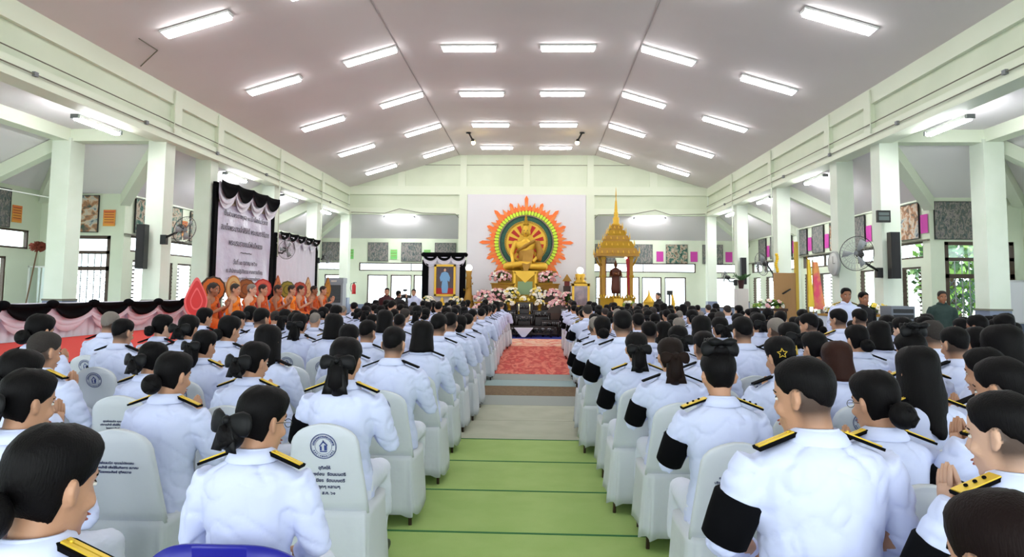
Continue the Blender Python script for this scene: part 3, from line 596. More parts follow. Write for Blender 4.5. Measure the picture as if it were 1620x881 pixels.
#PEOPLE_TOOLS
# ------------------------------------------------------------------ altar
# statue: one golden seated figure, larger than life
def golden_buddha():
    r = empty('seated_statue', (0, 26.75, 2.45), 0, label='large golden seated statue in front of the sun halo', cat='statue')
    k = 2.0; mb = MB(); Mx = Rz(pi)
    f = lambda *a: a
    # torso
    tr = [(0, .0, .14, .15), (.1, 0, .15, .14), (.25, .0, .125, .115), (.38, 0, .15, .12), (.48, 0, .195, .12), (.545, 0, .2, .1), (.58, 0, .12, .08), (.62, 0, .06, .055), (.66, 0, .052, .05)]
    mb.loft([[(hx*cos(2*pi*j/20), y+hy*sin(2*pi*j/20), z) for j in range(20)] for z, y, hx, hy in tr], goldy)
    hc = (0, .015, .76); mb.ell(hc, (.078, .092, .115), goldy, 18, 14); mb.ell((0, -.01, .875), (.05, .055, .05), goldy)
    mb.ell((0, .1, .75), (.013, .018, .028), goldy)
    for s in (-1, 1): mb.ell((s*.082, 0, .735), (.012, .02, .055), goldy); mb.ell((s*.2, 0, .535), (.06, .06, .055), goldy)
    mb.tube([(.215, 0, .53), (.27, .03, .32), (.235, .2, .13)], [.052, .045, .034], goldy, 12); mb.ell((.23, .26, .08), (.035, .035, .07), goldy)
    mb.tube([(-.215, 0, .53), (-.27, .03, .3), (-.13, .2, .16)], [.052, .045, .034], goldy, 12); mb.ell((-.03, .2, .145), (.1, .045, .025), goldy)
    for s in (-1, 1): mb.tube([(s*.1, .02, .06), (s*.34, .17, .075), (s*.4, .22, .07)], [.1, .08, .06], goldy, 14); mb.tube([(s*.4, .2, .06), (s*.1, .27, .06 if s < 0 else .11), (-s*.12, .24, .07 if s < 0 else .12)], [.065, .06, .04], goldy, 12)
    me = remesh(mb, .011, 5); link('figure', me, r, Mx @ Matrix.Scale(k, 4))
    rb = MB()
    rb.loft([[(hx*cos(2*pi*j/20), y+hy*sin(2*pi*j/20), z) for j in range(20)] for z, y, hx, hy in [(.06, 0, .165, .155), (.25, 0, .137, .127), (.38, 0, .162, .132)]], goldcloth)
    rb.tube([(.15, .0, .36), (.0, .1, .46), (-.16, .04, .56), (-.2, -.04, .55), (-.1, -.12, .42)], [.07, .07, .06, .06, .06], goldcloth, 12, flat=.6)
    rb.tube([(-.2, -.01, .56), (-.28, .02, .36), (-.24, .1, .2)], [.068, .068, .07], goldcloth, 12)
    rb.loft([[(x, y+.012*sin(q*9), z) for q, (x, y, z) in enumerate(((-.16, .12, .4), (-.06, .14, .4), (.04, .14, .36)))], [(-.14, .2, .2), (-.04, .22, .17), (.06, .2, .18)], [(-.1, .33, .12), (-.02, .34, .08), (.06, .33, .12)], [(-.05, .35, -.02), (-.01, .36, -.08), (.03, .35, -.02)]], goldcloth, cap=False, closed=False)
    me2 = remesh(MB().append(rb.mesh('x')), .011, 4, .004, 14) if False else None
    rb.build('shoulder_robe', r, M=Mx @ Matrix.Scale(k, 4))
    MB().lathe([(.055, 0), (.06, .02), (.035, .05), (.045, .07), (.022, .12), (.03, .135), (.008, .2), (.001, .25)], goldm, 12, c=(0, -.01, .885)).build('crown_finial', r, M=Mx @ Matrix.Scale(k, 4))
    for p in range(1): pass
    mb = MB()
    for s in (-1, 1): mb.ell((s*.03, .1, .775), (.016, .006, .005), darkm, 8, 6)
    mb.ell((0, .108, .712), (.022, .006, .006), mat('red_lip', (150, 60, 40), .5), 8, 6); mb.build('painted_features', r, M=Mx @ Matrix.Scale(k, 4))
golden_buddha()
def tier_box(mb, w, d, z0, z1, m, lip=.04):
    mb.box(-w, w, -d, d, z0, z1, m); mb.box(-w-lip, w+lip, -d-lip, d+lip, z1-lip, z1, m); mb.box(-w-lip, w+lip, -d-lip, d+lip, z0, z0+lip, m)
r = empty('golden_pedestal', (0, 26.7, 0), 0, label='golden stepped pedestal carrying the seated statue', cat='pedestal')
mb = MB(); tier_box(mb, 1.05, .5, 1.5, 2.4, goldcloth, .03); mb.box(-.5, .5, -.72, -.4, 1.3, 2.42, goldm); mb.box(-.6, .6, -.8, -.3, 1.2, 1.34, goldm); mb.box(-1.2, 1.2, -.5, .5, 2.36, 2.42, goldcloth); mb.build('body', r)
mb = MB(); mb.prism([(-.5, 2.4), (.5, 2.4), (0, 1.95)], .03, goldy, T(0, -.76, 0)); mb.box(-.28, .28, -.75, -.72, 1.5, 2.0, mat('green_glass_inlay', (120, 150, 96), .3)); 
for x in (-.4, .4): mb.box(x-.04, x+.04, -.76, -.72, 1.35, 2.35, goldy)
mb.build('front_relief', r)
r = empty('altar_platform', (0, 26.7, 0), 0, label='long dark wooden platform with gold edge under the pedestal', cat='platform')
mb = MB(); mb.box(-1.85, 1.85, -1.05, .6, 0, 1.2, woodm); mb.box(-1.9, 1.9, -1.1, .6, 1.16, 1.22, goldm); mb.build('base', r)
# flowers
def bouquet(x, y, z, rx, ry, rz_, cols, label, n=46, vase=None, leaves=24, grp='flower arrangements round the altar', size=.055):
    r = empty('flower_arrangement', (x, y, z), 0, label=label, cat='flowers', group=grp); fl = MB(); lf = MB(); rnd = random.Random(int(x*100)+int(z*77)+int(y))
    for k in range(n):
        th = rnd.uniform(0, 2*pi); ph = rnd.uniform(-.35, 1)*pi/2; q = rnd.uniform(.8, 1.05)
        c = Vector((rx*q*cos(th)*cos(ph), ry*q*sin(th)*cos(ph)-.02, rz_*(q*sin(ph))+rz_*.4)); m = rnd.choice(cols); s_ = size*rnd.uniform(.75, 1.25)
        d = Vector((c.x/rx, c.y/ry-.6, c.z/rz_)).normalized(); Mq = T(c) @ d.to_track_quat('Z', 'Y').to_matrix().to_4x4()
        for p in range(5): a = 2*pi*p/5; fl.ell((s_*.62*cos(a), s_*.62*sin(a), 0), (s_*.55, s_*.55, s_*.22), m, 6, 4, Mq)
        fl.ell((0, 0, s_*.15), (s_*.25,)*3, yellowf, 5, 4, Mq)
    for k in range(leaves):
        th = rnd.uniform(0, 2*pi); ph = rnd.uniform(-.5, .9)*pi/2; d = Vector((cos(th)*cos(ph), sin(th)*cos(ph), sin(ph)+.1)); e = Vector((d.x*rx*1.15, d.y*ry*1.15, d.z*rz_*1.2+rz_*.3)); sd = d.cross(Vector((0, 0, 1))).normalized()*.035
        s0 = Vector((0, 0, rz_*.2)); mid = (s0+e)*.55+Vector((0, 0, .02)); lf.add([s0, mid+sd, e, mid-sd, mid+Vector((0, 0, -.012))], [(0, 1, 2, 3), (0, 3, 4), (0, 4, 1), (4, 3, 2), (4, 2, 1)], leafm if k % 3 else leafl, False)
    fl.build('blossoms', r, kind='stuff'); lf.build('leaves', r, kind='stuff')
    if vase: MB().lathe([(.04, -vase), (.09, -vase+.02), (.05, -vase*.75), (.06, -vase*.55), (rx*.45, -.04), (rx*.5, .06), (rx*.42, .07)], goldm, 14).build('vase', r)
    return r
PK = [pinkf, pinkf, whitef, mat('rose_petal', (206, 140, 150), .6)]; WT = [whitef, whitef, yellowf, mat('cream_petal', (232, 222, 190), .6)]
for x, z, y, w, cols, t in ((-.95, 2.05, 26.1, .42, PK, 'pink flowers on the upper left of the altar, beside the pedestal'), (.9, 2.05, 26.1, .42, PK, 'pink flowers on the upper right of the altar, beside the pedestal'),
    (-1.55, 1.3, 25.9, .4, PK, 'pink flowers at the outer left of the altar'), (-.98, 1.38, 25.8, .36, PK, 'pink flowers left of the altar centre, middle tier'), (-.5, 1.42, 25.7, .28, WT, 'cream flowers just left of the altar centre'),
    (.5, 1.42, 25.7, .28, WT, 'cream flowers just right of the altar centre'), (1.0, 1.38, 25.8, .36, PK, 'pink flowers right of the altar centre, middle tier'), (1.6, 1.25, 25.9, .42, PK, 'pink flowers at the outer right of the altar'), (1.68, .75, 25.6, .3, [whitef, pinkf], 'low white and pink flowers at the right foot of the altar'),
    (-1.62, .8, 25.5, .34, PK, 'low pink flowers at the left foot of the altar'), (-1.1, .98, 25.45, .3, PK, 'pink flowers over the left carved tables, lowest tier'), (1.15, .98, 25.45, .3, PK, 'pink flowers over the right carved tables, lowest tier'),
    (0, 1.3, 25.3, .18, WT, 'small yellow white flowers in the middle of the altar table')):
    bouquet(x, y, z, w*1.08 if w > .2 else w, .24, .25 if w > .2 else .1, cols, t, n=70 if w > .2 else 18, leaves=36 if w > .2 else 12)
    if z < 1.05: MB().lathe([(.16, .01), (.2, .04), (.15, .1), (.19, z-.04), (.22, z)], goldcloth, 14).build('flower_stand', M=T(x, y, 0), label=('low gilded flower stand under the pink flowers at x').replace(' at x', {-1.62: ', far left of the altar', -1.1: ', left of the carved tables', 1.15: ', right of the carved tables', 1.68: ', far right of the altar'}[x]), cat='flower stand', group='gilded flower stands')
for x, t in ((-.55, 'white flowers in gold vase on left altar table'), (.55, 'white flowers in gold vase on right altar table')):
    bouquet(x, 24.95, 1.16, .2, .15, .13, WT, t, 22, vase=.24, size=.045)
for s, t in ((-1, 'left'), (1, 'right')):
    r = empty('planter_box', (s*.85, 25.93, 1.62), 0, label='long golden planter under the upper %s flowers' % t, cat='planter')
    MB().lathe([(.34, 0), (.4, .06), (.44, .28), (.47, .3)], goldcloth, 24, M=Matrix.Diagonal((1, .5, 1, 1))).build('bowl', r); MB().lathe([(.475, .27), (.475, .31)], goldm, 24, M=Matrix.Diagonal((1, .5, 1, 1))).build('rim', r)
    MB().box(-.4, .4, -.2, .2, -.4, 0, woodm).build('plinth', r)
# carved black tables with inlay
inlay = mat('mother_of_pearl', (170, 172, 176), .25, var=((40, 32, 30), 16)); lac = mat('black_lacquer', (30, 22, 20), .25)
def carved_table(x, y, w, h, d, label):
    r = empty('carved_table', (x, y, 0), 0, label=label, cat='altar table', group='set of carved black altar tables')
    MB().box(-w/2, w/2, -d/2, d/2, h-.05, h, lac).box(-w/2-.03, w/2+.03, -d/2-.02, d/2+.02, h-.02, h, lac).build('tabletop', r)
    a = MB(); n = 12
    top = h-.05; a.prism([(-w/2, top), (w/2, top), (w/2, top-.22*min(h, .9))]+[(w/2-w*(k+1)/(n+1), top-.05-.12*abs(sin(k*1.3))*min(h, 1)) for k in range(n)]+[(-w/2, top-.22*min(h, .9))], .03, lac, T(0, -d/2, 0)); a.build('apron', r)
    i_ = MB(); 
    for k in range(9): i_.ell((-w/2+w*(k+.5)/9, -d/2-.005, top-.05), (w*.04, .006, .022), inlay, 8, 5); i_.ell((-w/2+w*(k+.5)/9, -d/2-.005, top-.1), (w*.02, .006, .012), inlay, 6, 4)
    i_.build('inlay', r)
    for sx in (-1, 1):
        for sy in (-1, 1):
            l = MB(); l.tube([(sx*(w/2-.05), sy*(d/2-.04), top), (sx*(w/2-.01), sy*(d/2-.03), top*.6), (sx*(w/2-.07), sy*(d/2-.05), .12), (sx*(w/2-.03), sy*(d/2-.03), 0)], [.05, .04, .028, .042], lac, 8); l.build('leg', r)
    i_ = MB(); i_.box(-w/2+.08, w/2-.08, -d/2+.03, -d/2+.05, .1, top-.2, lac)
    for k in range(14): i_.ell((-w/2+.1+(w-.2)*(k+.5)/14, -d/2+.025, .14+.4*random.random()*h), (.02, .006, .016), inlay, 6, 4)
    i_.build('front_panel', r)
for x, y, w, h, d, t in ((0, 25.6, .6, 1.22, .45, 'tallest carved black table at the back centre'), (-.62, 25.2, .6, .95, .45, 'carved black table left of the centre, higher pair'), (.62, 25.2, .6, .95, .45, 'carved black table right of the centre, higher pair'),
    (0, 24.95, .6, .8, .42, 'carved black table in the middle of the set'), (-.95, 24.75, .62, .62, .42, 'lower carved black table at the left'), (.95, 24.75, .62, .62, .42, 'lower carved black table at the right'), (0, 24.4, 2.0, .42, .4, 'long low carved black table in front')):
    carved_table(x, y, w, h, d, t)
for s, t in ((-1, 'left'), (1, 'right')):
    r = empty('altar_candle', (s*.2, 24.85, .8), 0, label='lit candle on gold holder, %s of the middle table' % t, cat='candle')
    MB().lathe([(.05, 0), (.02, .03), (.02, .1), (.04, .12)], goldm, 10).build('holder', r); MB().lathe([(.018, .12), (.018, .3)], mat('wax', (240, 230, 200), .5), 10).build('candle', r)
    MB().lathe([(.001, .3), (.014, .325), (.001, .37)], mat('flame', (255, 200, 100), .5, emit=12), 8).build('flame', r)
    r = empty('scroll_stand', (s*1.25, 25.1, 0), 0, label='dark carved scroll stand at the %s side of the altar' % t, cat='stand')
    MB().box(-.3, .3, -.2, .2, 0, .85, woodm).build('body', r); q = MB(); q.prism([(-.45, .85), (-.3, 1.05), (0, 1.16), (.3, 1.05), (.45, .85)], .12, mat('brown_carving', (56, 44, 38), .5), T(0, -.2, 0)); q.build('scroll_top', r)
r = empty('cloth_table', (0, 24.1, 0), 0, label='small low table with hanging white cloth before the altar', cat='table')
MB().box(-.32, .32, -.15, .15, .3, .34, lac).build('tabletop', r); 
for sx in (-1, 1): MB().tube([(sx*.28, -.1, .3), (sx*.26, -.1, 0)], .02, lac, 6).build('leg', r); MB().tube([(sx*.28, .1, .3), (sx*.26, .1, 0)], .02, lac, 6).build('leg', r)
tag(MB().box(-.33, .33, -.17, .17, .341, .35, drapew).prism([(-.33, .35), (.33, .35), (.06, .04), (-.06, .04)], .012, drapew, T(0, -.18, 0)).build('white_cloth', M=T(0, 24.1, 0)), 'white folded cloth hanging in a point on the low altar table', 'cloth')
for s, w in ((-1, .55), (1, .75)):
    r = empty('low_white_wall', (s*(1.72), 24.6, 0), 0, label='low white box stand %s of the altar tables' % ('left' if s < 0 else 'right'), cat='box stand')
    MB().box(-w/2, w/2, -.2, .2, 0, .98, mat('box_white', (205, 206, 208), .6)).box(-w/2-.02, w/2+.02, -.22, .22, .96, 1.0, greym).build('body', r)
    if s > 0: MB().box(-.02, .3, -.225, -.2, .72, .9, darkm).box(0, .28, -.23, -.22, .74, .88, mat('yellow_plate', (226, 206, 110), .5)).build('yellow_plate', r)
# lamp figures left and right of the altar
def lamp_figure(x, y, zt, label, wide=1):
    r = empty('gilded_lamp_figure', (x, y, 0), 0, label=label, cat='lamp figure')
    mb = MB(); mb.lathe([(.32*wide, 0), (.34*wide, .5), (.3*wide, .62), (.32*wide, .7), (.27, .95), (.2, 1.2), (.13, 1.5), (.1, zt-.45), (.13, zt-.4), (.09, zt-.3), (.12, zt-.12), (.08, zt-.1)], goldcloth, 18)
    for k in range(16): a = k*.9; zz = .75+k*.08; q = .3-.012*k; mb.tube([(q*cos(a), q*sin(a)*.8, zz), (q*1.25*cos(a), q*sin(a), zz+.08)], [.04, .004], goldm, 6)
    mb.build('body', r)
    MB().ell((0, 0, zt), (.125, .125, .125), mat('globe_glow', (255, 246, 226), .4, emit=7), 18, 12).build('globe', r)
lamp_figure(-2.15, 26.0, 2.5, 'gilded figure with glowing white globe left of the altar')
r = empty('gilded_pavilion_lamp', (2.1, 26.2, 0), 0, label='gilded stand with glowing globe right of the altar', cat='lamp')
mb = MB(); mb.box(-.3, .3, -.2, .2, 0, 1.9, goldcloth); tier_box(mb, .32, .2, 1.85, 1.95, goldm); mb.lathe([(.24, 1.95), (.26, 2.0), (.16, 2.08), (.2, 2.3), (.12, 2.32)], goldy, 8); 
for k in range(8): a = 2*pi*k/8; mb.lathe([(.025, 0), (.001, .12)], goldm, 5, c=(.21*cos(a), .21*sin(a), 2.1))
mb.build('body', r); MB().ell((0, 0, 2.44), (.125, .125, .125), mat('globe_glow'), 18, 12).build('globe', r)
r = empty('small_spirit_house', (1.6, 26.3, 0), 0, label='small red and gold house model behind the right altar flowers', cat='house model')
mb = MB(); mb.box(-.14, .14, -.14, .14, 1.22, 1.85, woodm); mb.build('stand', r); mb = MB(); mb.box(-.1, .1, -.1, .1, 1.85, 2.05, mat('house_red', (120, 40, 30), .6)); mb.prism([(-.18, 2.03), (.18, 2.03), (0, 2.3)], .3, goldcloth, T(0, -.15, 0)); mb.build('house', r)
r = empty('gold_picture_frame', (2.05, 25.0, 1.05), 0, label='gold framed picture standing right of the altar, reflecting a lamp', cat='picture frame')
MB().box(-.24, .24, -.01, .01, .07, .8, mat('dim_picture', (146, 120, 122), .15, var=((110, 90, 96), 4))).build('picture', r)
mb = MB(); 
for a in ((-.32, .32, .79, .87), (-.32, .32, 0, .08), (-.32, -.24, 0, .87), (.24, .32, 0, .87)): mb.box(a[0], a[1], -.03, .03, a[2], a[3], goldy)
mb.box(-.3, .3, -.18, .2, -1.05, 0, mat('grey_stand', (90, 92, 98), .6)); mb.build('frame', r)
bouquet(1.75, 24.8, 1.1, .16, .12, .14, [purplef], 'purple orchids before the gold picture frame', 22)
# portrait on draped stand
r = empty('portrait_stand', (-3.1, 26.1, 0), 0, label='white portrait stand with black cloth sides and swag', cat='stand')
MB().box(-.62, .62, -.04, .1, .3, 2.85, mat('stand_panel', (208, 206, 216), .7)).build('back_panel', r)
for s in (-1, 1):
    mb = MB(); mb.loft([[(s*(.6+.08*q)+.015*sin(z*20), -.06-.03*(q % 2), z) for q in range(4)] for z in (.3, 1.5, 2.8)], blackcloth, cap=False, closed=False); mb.box(min(s*.6, s*.78), max(s*.6, s*.78), -.04, .08, .3, 2.82, blackcloth); mb.build('side_cloth', r)
Pp = lambda u, o: (-.8+u, -.05-o); w = MB(); swag(w, Pp, 1.6, 3, 2.95, .18, .42, drapew, .03, 4); swag(w, Pp, 1.6, 3, 2.95, .15, .34, drapew, .05, 4); w.build('white_swag', r)
b = MB(); swag(b, Pp, 1.6, 3, 3.06, .12, .3, blackcloth, .09, 3); b.box(-.8, .8, -.12, .12, 2.98, 3.08, blackcloth)
for s in (-1, 1): b.ell((s*.8, -.05, 3.0), (.1, .1, .09), blackcloth)
b.build('black_swag', r)
r = empty('framed_portrait', (-3.06, 25.98, 1.46), 0, label='gold framed portrait of a person in a pale blue dress', cat='portrait')
MB().box(-.34, .34, -.01, .02, 0, 1.1, mat('portrait_room', (96, 70, 56), .5, var=((60, 60, 80), 5, (3, 1, .6)))).box(-.34, .34, -.014, -.01, 0, .26, mat('portrait_carpet', (166, 24, 24), .6)).build('picture', r)
mb = MB()
for a in ((-.41, .41, 1.08, 1.16), (-.41, .41, -.05, .03), (-.41, -.33, -.05, 1.16), (.33, .41, -.05, 1.16)): mb.box(a[0], a[1], -.05, .03, a[2], a[3], goldy)
mb.build('frame', r)
mb = MB(); db = mat('pale_blue_dress', (120, 168, 208), .6); mb.prism([(-.1, .07), (.1, .07), (.13, .3), (.1, .55), (.17, .5), (.2, .66), (.12, .84), (.04, .88), (-.04, .88), (-.13, .84), (-.2, .66), (-.16, .5), (-.1, .55), (-.13, .3)], .006, db, T(0, -.024, 0)); mb.build('dress', r)
MB().ell((0, -.024, .95), (.048, .006, .062), skins[1], 14, 8).ell((0, -.02, .975), (.06, .005, .055), hairm, 14, 8).build('head', r)
for x, t in ((-3.62, 'left'), (-2.58, 'right')): bouquet(x, 25.6, 1.05, .3, .2, .26, WT+[whitef], 'white flowers at the %s foot of the portrait' % t, 44, vase=.3, size=.05)
r = empty('gold_tray_set', (-3.1, 25.55, 0), 0, label='gilded tray set between white flowers below the portrait', cat='tray set')
mb = MB(); mb.lathe([(.3, .6), (.32, .66), (.2, .72), (.24, .9), (.3, .96), (.16, 1.02), (.2, 1.12), (.05, 1.2), (.08, 1.25), (.01, 1.38)], goldy, 16); mb.build('tray', r)
MB().box(-.7, .7, -.25, .25, 0, .6, goldcloth).build('table', r)
# ------------------------------------------------------------------ tall golden pavilion
r = empty('golden_pavilion', (3.35, 25.2, 0), 0, label='tall golden tiered pavilion with a needle spire, right of the altar', cat='pavilion')
mb = MB(); tier_box(mb, .74, .62, 0, .55, goldm, .06); tier_box(mb, .68, .56, .55, 1.0, goldm, .05); tier_box(mb, .62, .5, 1.0, 1.42, goldm, .04)
for k in range(12): a = -.6+k*1.2/11; mb.lathe([(.045, 0), (.001, .13)], goldy, 5, c=(a, -.52, 1.42))
mb.box(-.16, .16, -.72, -.5, .7, 1.4, goldy); mb.build('base', r)
for sx in (-1, 1):
    for sy in (-1, 1):
        c = MB(); c.box(sx*.5-.06, sx*.5+.06, sy*.4-.06, sy*.4+.06, 1.42, 2.95, goldcloth)
        for z in (1.5, 2.2, 2.85): c.box(sx*.5-.08, sx*.5+.08, sy*.4-.08, sy*.4+.08, z-.04, z+.04, goldm)
        c.tube([(sx*.5, sy*.4-.02, 2.5), (sx*.62, sy*.45, 2.7), (sx*.7, sy*.5, 2.9)], [.02, .04, .02], goldm, 6); c.build('pillar', r)
mb = MB(); zz = 2.92
for i, (w, h) in enumerate(((.76, .3), (.6, .25), (.45, .22), (.33, .2), (.22, .18))):
    mb.loft([[(sx*w, sy*w*.82, zz) for sx, sy in ((-1, -1), (1, -1), (1, 1), (-1, 1))], [(sx*w, sy*w*.82, zz+h*.35) for sx, sy in ((-1, -1), (1, -1), (1, 1), (-1, 1))], [(sx*w*.86, sy*w*.7, zz+h) for sx, sy in ((-1, -1), (1, -1), (1, 1), (-1, 1))]], goldm if i % 2 else goldcloth, smooth=False)
    n = max(3, int(w*11))
    for k in range(n+1):
        x = -w+2*w*k/n; hh = .24 if k in (0, n) else .11
        for sy in (-1, 1): mb.lathe([(.034, 0), (.03, .03), (.002, hh)], goldy, 5, c=(x, sy*w*.82, zz+h*.35))
    zz += h
mb.build('tiered_roof', r)
MB().lathe([(.15, zz), (.17, zz+.05), (.11, zz+.1), (.12, zz+.3), (.07, zz+.34), (.085, zz+.38), (.075, zz+.5), (.055, zz+.52), (.06, zz+.56), (.035, zz+.9), (.02, zz+.95), (.012, 5.15), (.022, 5.18), (.004, 5.5)], goldy, 12).build('spire', r)
mb = MB(); rc = mat('red_drape', (150, 20, 34), .7, bump=(14, .4))
mb.loft([[(.3+.035*q+.1*(2.9-z)/1.5, -.42-.02*(q % 2), z) for q in range(5)] for z in (1.5, 2.0, 2.5, 2.9)], rc, cap=False, closed=False); mb.loft([[(-.46+.02*q, -.42-.02*(q % 2), z) for q in range(4)] for z in (1.5, 2.9)], mat('dull_red_drape', (120, 60, 40), .7), cap=False, closed=False); mb.build('red_curtain', r)
MB().ell((.3, -.45, 2.86), (.05, .03, .035), mat('small_bulb', (255, 240, 200), .4, emit=8)).build('bulb', r)
r = empty('standing_statue', (3.33, 25.15, 1.46), 0, label='dark standing statue with a bowl inside the golden pavilion', cat='statue')
mb = MB(); br = mat('statue_robe_brown', (92, 44, 30), .6, bump=(20, .3)); bz = mat('bronze', (104, 60, 34), .35, .5)
mb.loft([[(hx*cos(2*pi*j/16), hy*sin(2*pi*j/16), z) for j in range(16)] for z, hx, hy in ((.12, .15, .09), (.3, .17, .1), (.6, .15, .1), (.78, .15, .1), (.95, .17, .1), (1.02, .13, .08), (1.06, .05, .05))], br); mb.build('robe', r)
mb = MB(); mb.ell((0, 0, 1.17), (.07, .075, .095), bz); mb.ell((0, .0, 1.27), (.035, .035, .04), bz); mb.lathe([(.02, 0), (.001, .12)], bz, 8, c=(0, 0, 1.29)); mb.tube([(0, 0, 1.0), (0, 0, 1.12)], .04, bz)
for s in (-1, 1): mb.tube([(s*.16, 0, .98), (s*.2, -.03, .75), (s*.06, -.16, .8)], [.045, .04, .03], bz); mb.tube([(s*.06, 0, .14), (s*.06, 0, .02)], .035, bz); mb.ell((s*.06, -.05, .02), (.04, .09, .02), bz)
mb.build('body', r); MB().lathe([(.05, 0), (.1, .05), (.1, .13), (.08, .15)], bz, 14, c=(0, -.17, .75)).build('alms_bowl', r); MB().lathe([(.2, -.04), (.2, .02), (.14, .03)], goldm, 14).build('plinth', r)
bouquet(3.75, 24.5, 1.15, .24, .15, .12, WT+[leafl], 'white flowers at the foot of the golden pavilion', 26, vase=.2)
for x, h, t, y in ((4.45, .75, 'small gilded shrine model beside the cameraman in black', 24.6), (5.35, .7, 'slim gilded bird ornament before the back right window', 24.8)):
    r = empty('gilded_ornament', (x, y, 0), 0, label=t, cat='ornament')
    MB().box(-.25, .25, -.2, .2, 0, .95, robered).build('table', r); q = MB()
    if 'shrine' in t: q.box(-.2, .2, -.14, .14, .95, 1.25, goldy); q.lathe([(.22, 1.25), (.2, 1.32), (.1, 1.45), (.05, 1.52), (.01, 1.75)], goldy, 10)
    else: q.tube([(-.05, 0, .95), (0, 0, 1.25), (-.02, 0, 1.45), (-.06, 0, 1.6), (-.16, 0, 1.56)], [.08, .07, .04, .05, .01], goldy, 10); q.lathe([(.03, 0), (.001, .16)], goldm, 6, c=(-.04, 0, 1.62)); q.ell((0, 0, 1.0), (.16, .1, .07), goldy)
    q.build('ornament', r)
r = empty('air_cooler', (-6.95, 24.9, 0), 0, label='grey portable air cooler with dark front beside the monks', cat='air cooler')
MB().box(-.33, .33, -.2, .25, .0, 2.05, mat('cooler_grey', (150, 152, 160), .5)).box(-.35, .35, -.22, .27, 1.85, 2.05, mat('cooler_grey')).build('cabinet', r)
mb = MB().box(-.22, .25, -.225, -.2, 1.15, 1.78, darkm)
for k in range(12): mb.box(-.21, .24, -.235, -.225, 1.18+k*.05, 1.195+k*.05, greym)
mb.build('grille', r); MB().box(-.1, .1, -.23, -.22, 1.9, 1.96, mat('panel_light', (214, 200, 190), .4)).build('control_panel', r)
r = empty('fire_extinguisher', (-7.0, 27.6, 1.45), 0, label='red fire extinguisher on the back left column', cat='fire extinguisher')
MB().lathe([(.08, 0), (.085, .03), (.085, .34), (.05, .4), (.03, .42)], mat('extinguisher_red', (180, 22, 26), .35), 14).build('cylinder', r); MB().lathe([(.03, .42), (.03, .46)], darkm, 8).tube([(0, 0, .45), (-.12, 0, .42), (-.15, 0, .25), (-.1, -.02, .1)], .012, darkm, 6).box(-.02, .1, -.01, .01, .46, .48, darkm).build('valve', r)
# right hand aisle furniture
r = empty('notice_door_panel', (6.75, 17.6, 0), .2, label='brown wooden panel with a black handle on the right aisle', cat='panel')
MB().box(-.3, .3, -.03, .03, 0, 2.15, mat('tan_wood', (176, 132, 84), .5, bump=(6, .2, (6, 6, .5)))).build('board', r); MB().tube([(-.1, -.05, 1.62), (.12, -.05, 1.74)], .02, darkm, 8).build('handle', r)
MB().box(.28, .36, -.04, .04, 0, 2.95, mat('yellow_wood', (206, 170, 60), .5)).build('yellow_post', r)
r = empty('potted_plant', (6.0, 18.8, 1.75), 0, label='small green plant in a dark pot by the right aisle stand', cat='potted plant')
MB().lathe([(.06, 0), (.09, .22), (.1, .23)], mat('dark_pot', (60, 24, 26), .5), 12).build('pot', r); mb = MB()
for k in range(26): a = k*2.4; d = .12+.08*random.random(); mb.add([(0, 0, .2), (d*cos(a)+.02, d*sin(a), .34), (d*1.4*cos(a), d*1.4*sin(a), .3+.15*random.random()), (d*cos(a)-.02, d*sin(a)+.02, .36)], [(0, 1, 2, 3)], leafm, False)
mb.build('leaves', r, kind='stuff'); MB().box(-.15, .15, -.15, .15, -1.75, 0, mat('stand_white', (210, 206, 200), .6)).build('stand', r)
def flag(x, y, z, m, label, w=.14):
    r = empty('cloth_flag', (x, y, 0), 0, label=label, cat='flag'); MB().tube([(0, 0, 0), (0, 0, z)], .012, goldm, 6).lathe([(.02, 0), (.001, .08)], goldm, 6, c=(0, 0, z)).build('pole', r)
    c = MB(); c.loft([[(w*q/4*(1-.6*(zz-(z-1))/1.0)+.0, .02*sin(q*2+zz*4), zz) for q in range(5)] for zz in (z-1.0, z-.6, z-.3, z)], m, cap=False, closed=False); c.build('cloth', r)
flag(6.15, 14.6, 2.35, mat('yellow_flag', (236, 206, 70), .7), 'yellow flag behind the flower table on the right'); flag(6.3, 14.7, 2.3, mat('pink_flag', (222, 80, 110), .7, var=((230, 160, 90), 4)), 'pink and red flag beside the yellow flag', .26)
r = empty('flower_table', (6.6, 13.45, 0), 0, label='table dressed in gold and white cloth on the right aisle', cat='table')
MB().box(-.6, .6, -.3, .3, 1.2, 1.24, goldcloth).build('tabletop', r); MB().box(-.58, .58, -.29, .29, 0, 1.2, mat('pale_cloth', (206, 212, 226), .7, bump=(12, .4))).build('skirt_cloth', r)
bouquet(6.3, 13.4, 1.3, .3, .16, .1, WT+[purplef], 'white and yellow flowers on the right aisle table, left bunch', 30); bouquet(6.9, 13.4, 1.28, .26, .16, .12, [yellowf, whitef], 'yellow and white flowers on the right aisle table, right bunch', 26)
r = empty('side_table', (6.2, 17.2, 0), 0, label='small wooden table carrying mixed flowers before the brown panel', cat='table'); MB().box(-.4, .4, -.2, .2, 1.2, 1.26, woodm).build('tabletop', r)
for sx in (-1, 1):
    for sy in (-1, 1): MB().box(sx*.36-.02, sx*.36+.02, sy*.16-.02, sy*.16+.02, 0, 1.2, woodm).build('leg', r)
bouquet(6.2, 17.2, 1.3, .42, .2, .12, [whitef, pinkf, leafl], 'mixed flowers before the brown wooden panel', 30)
mb = MB(); 
for k in range(9): mb.ell((.02*sin(k), 0, -.06*k), (.045, .04, .045), mat('marigold', (236, 190, 40), .8), 8, 6)
mb.build('flower_garland', M=T(7.36, 19.95, 2.75), label='yellow flower garland hanging on the middle right column', cat='garland')
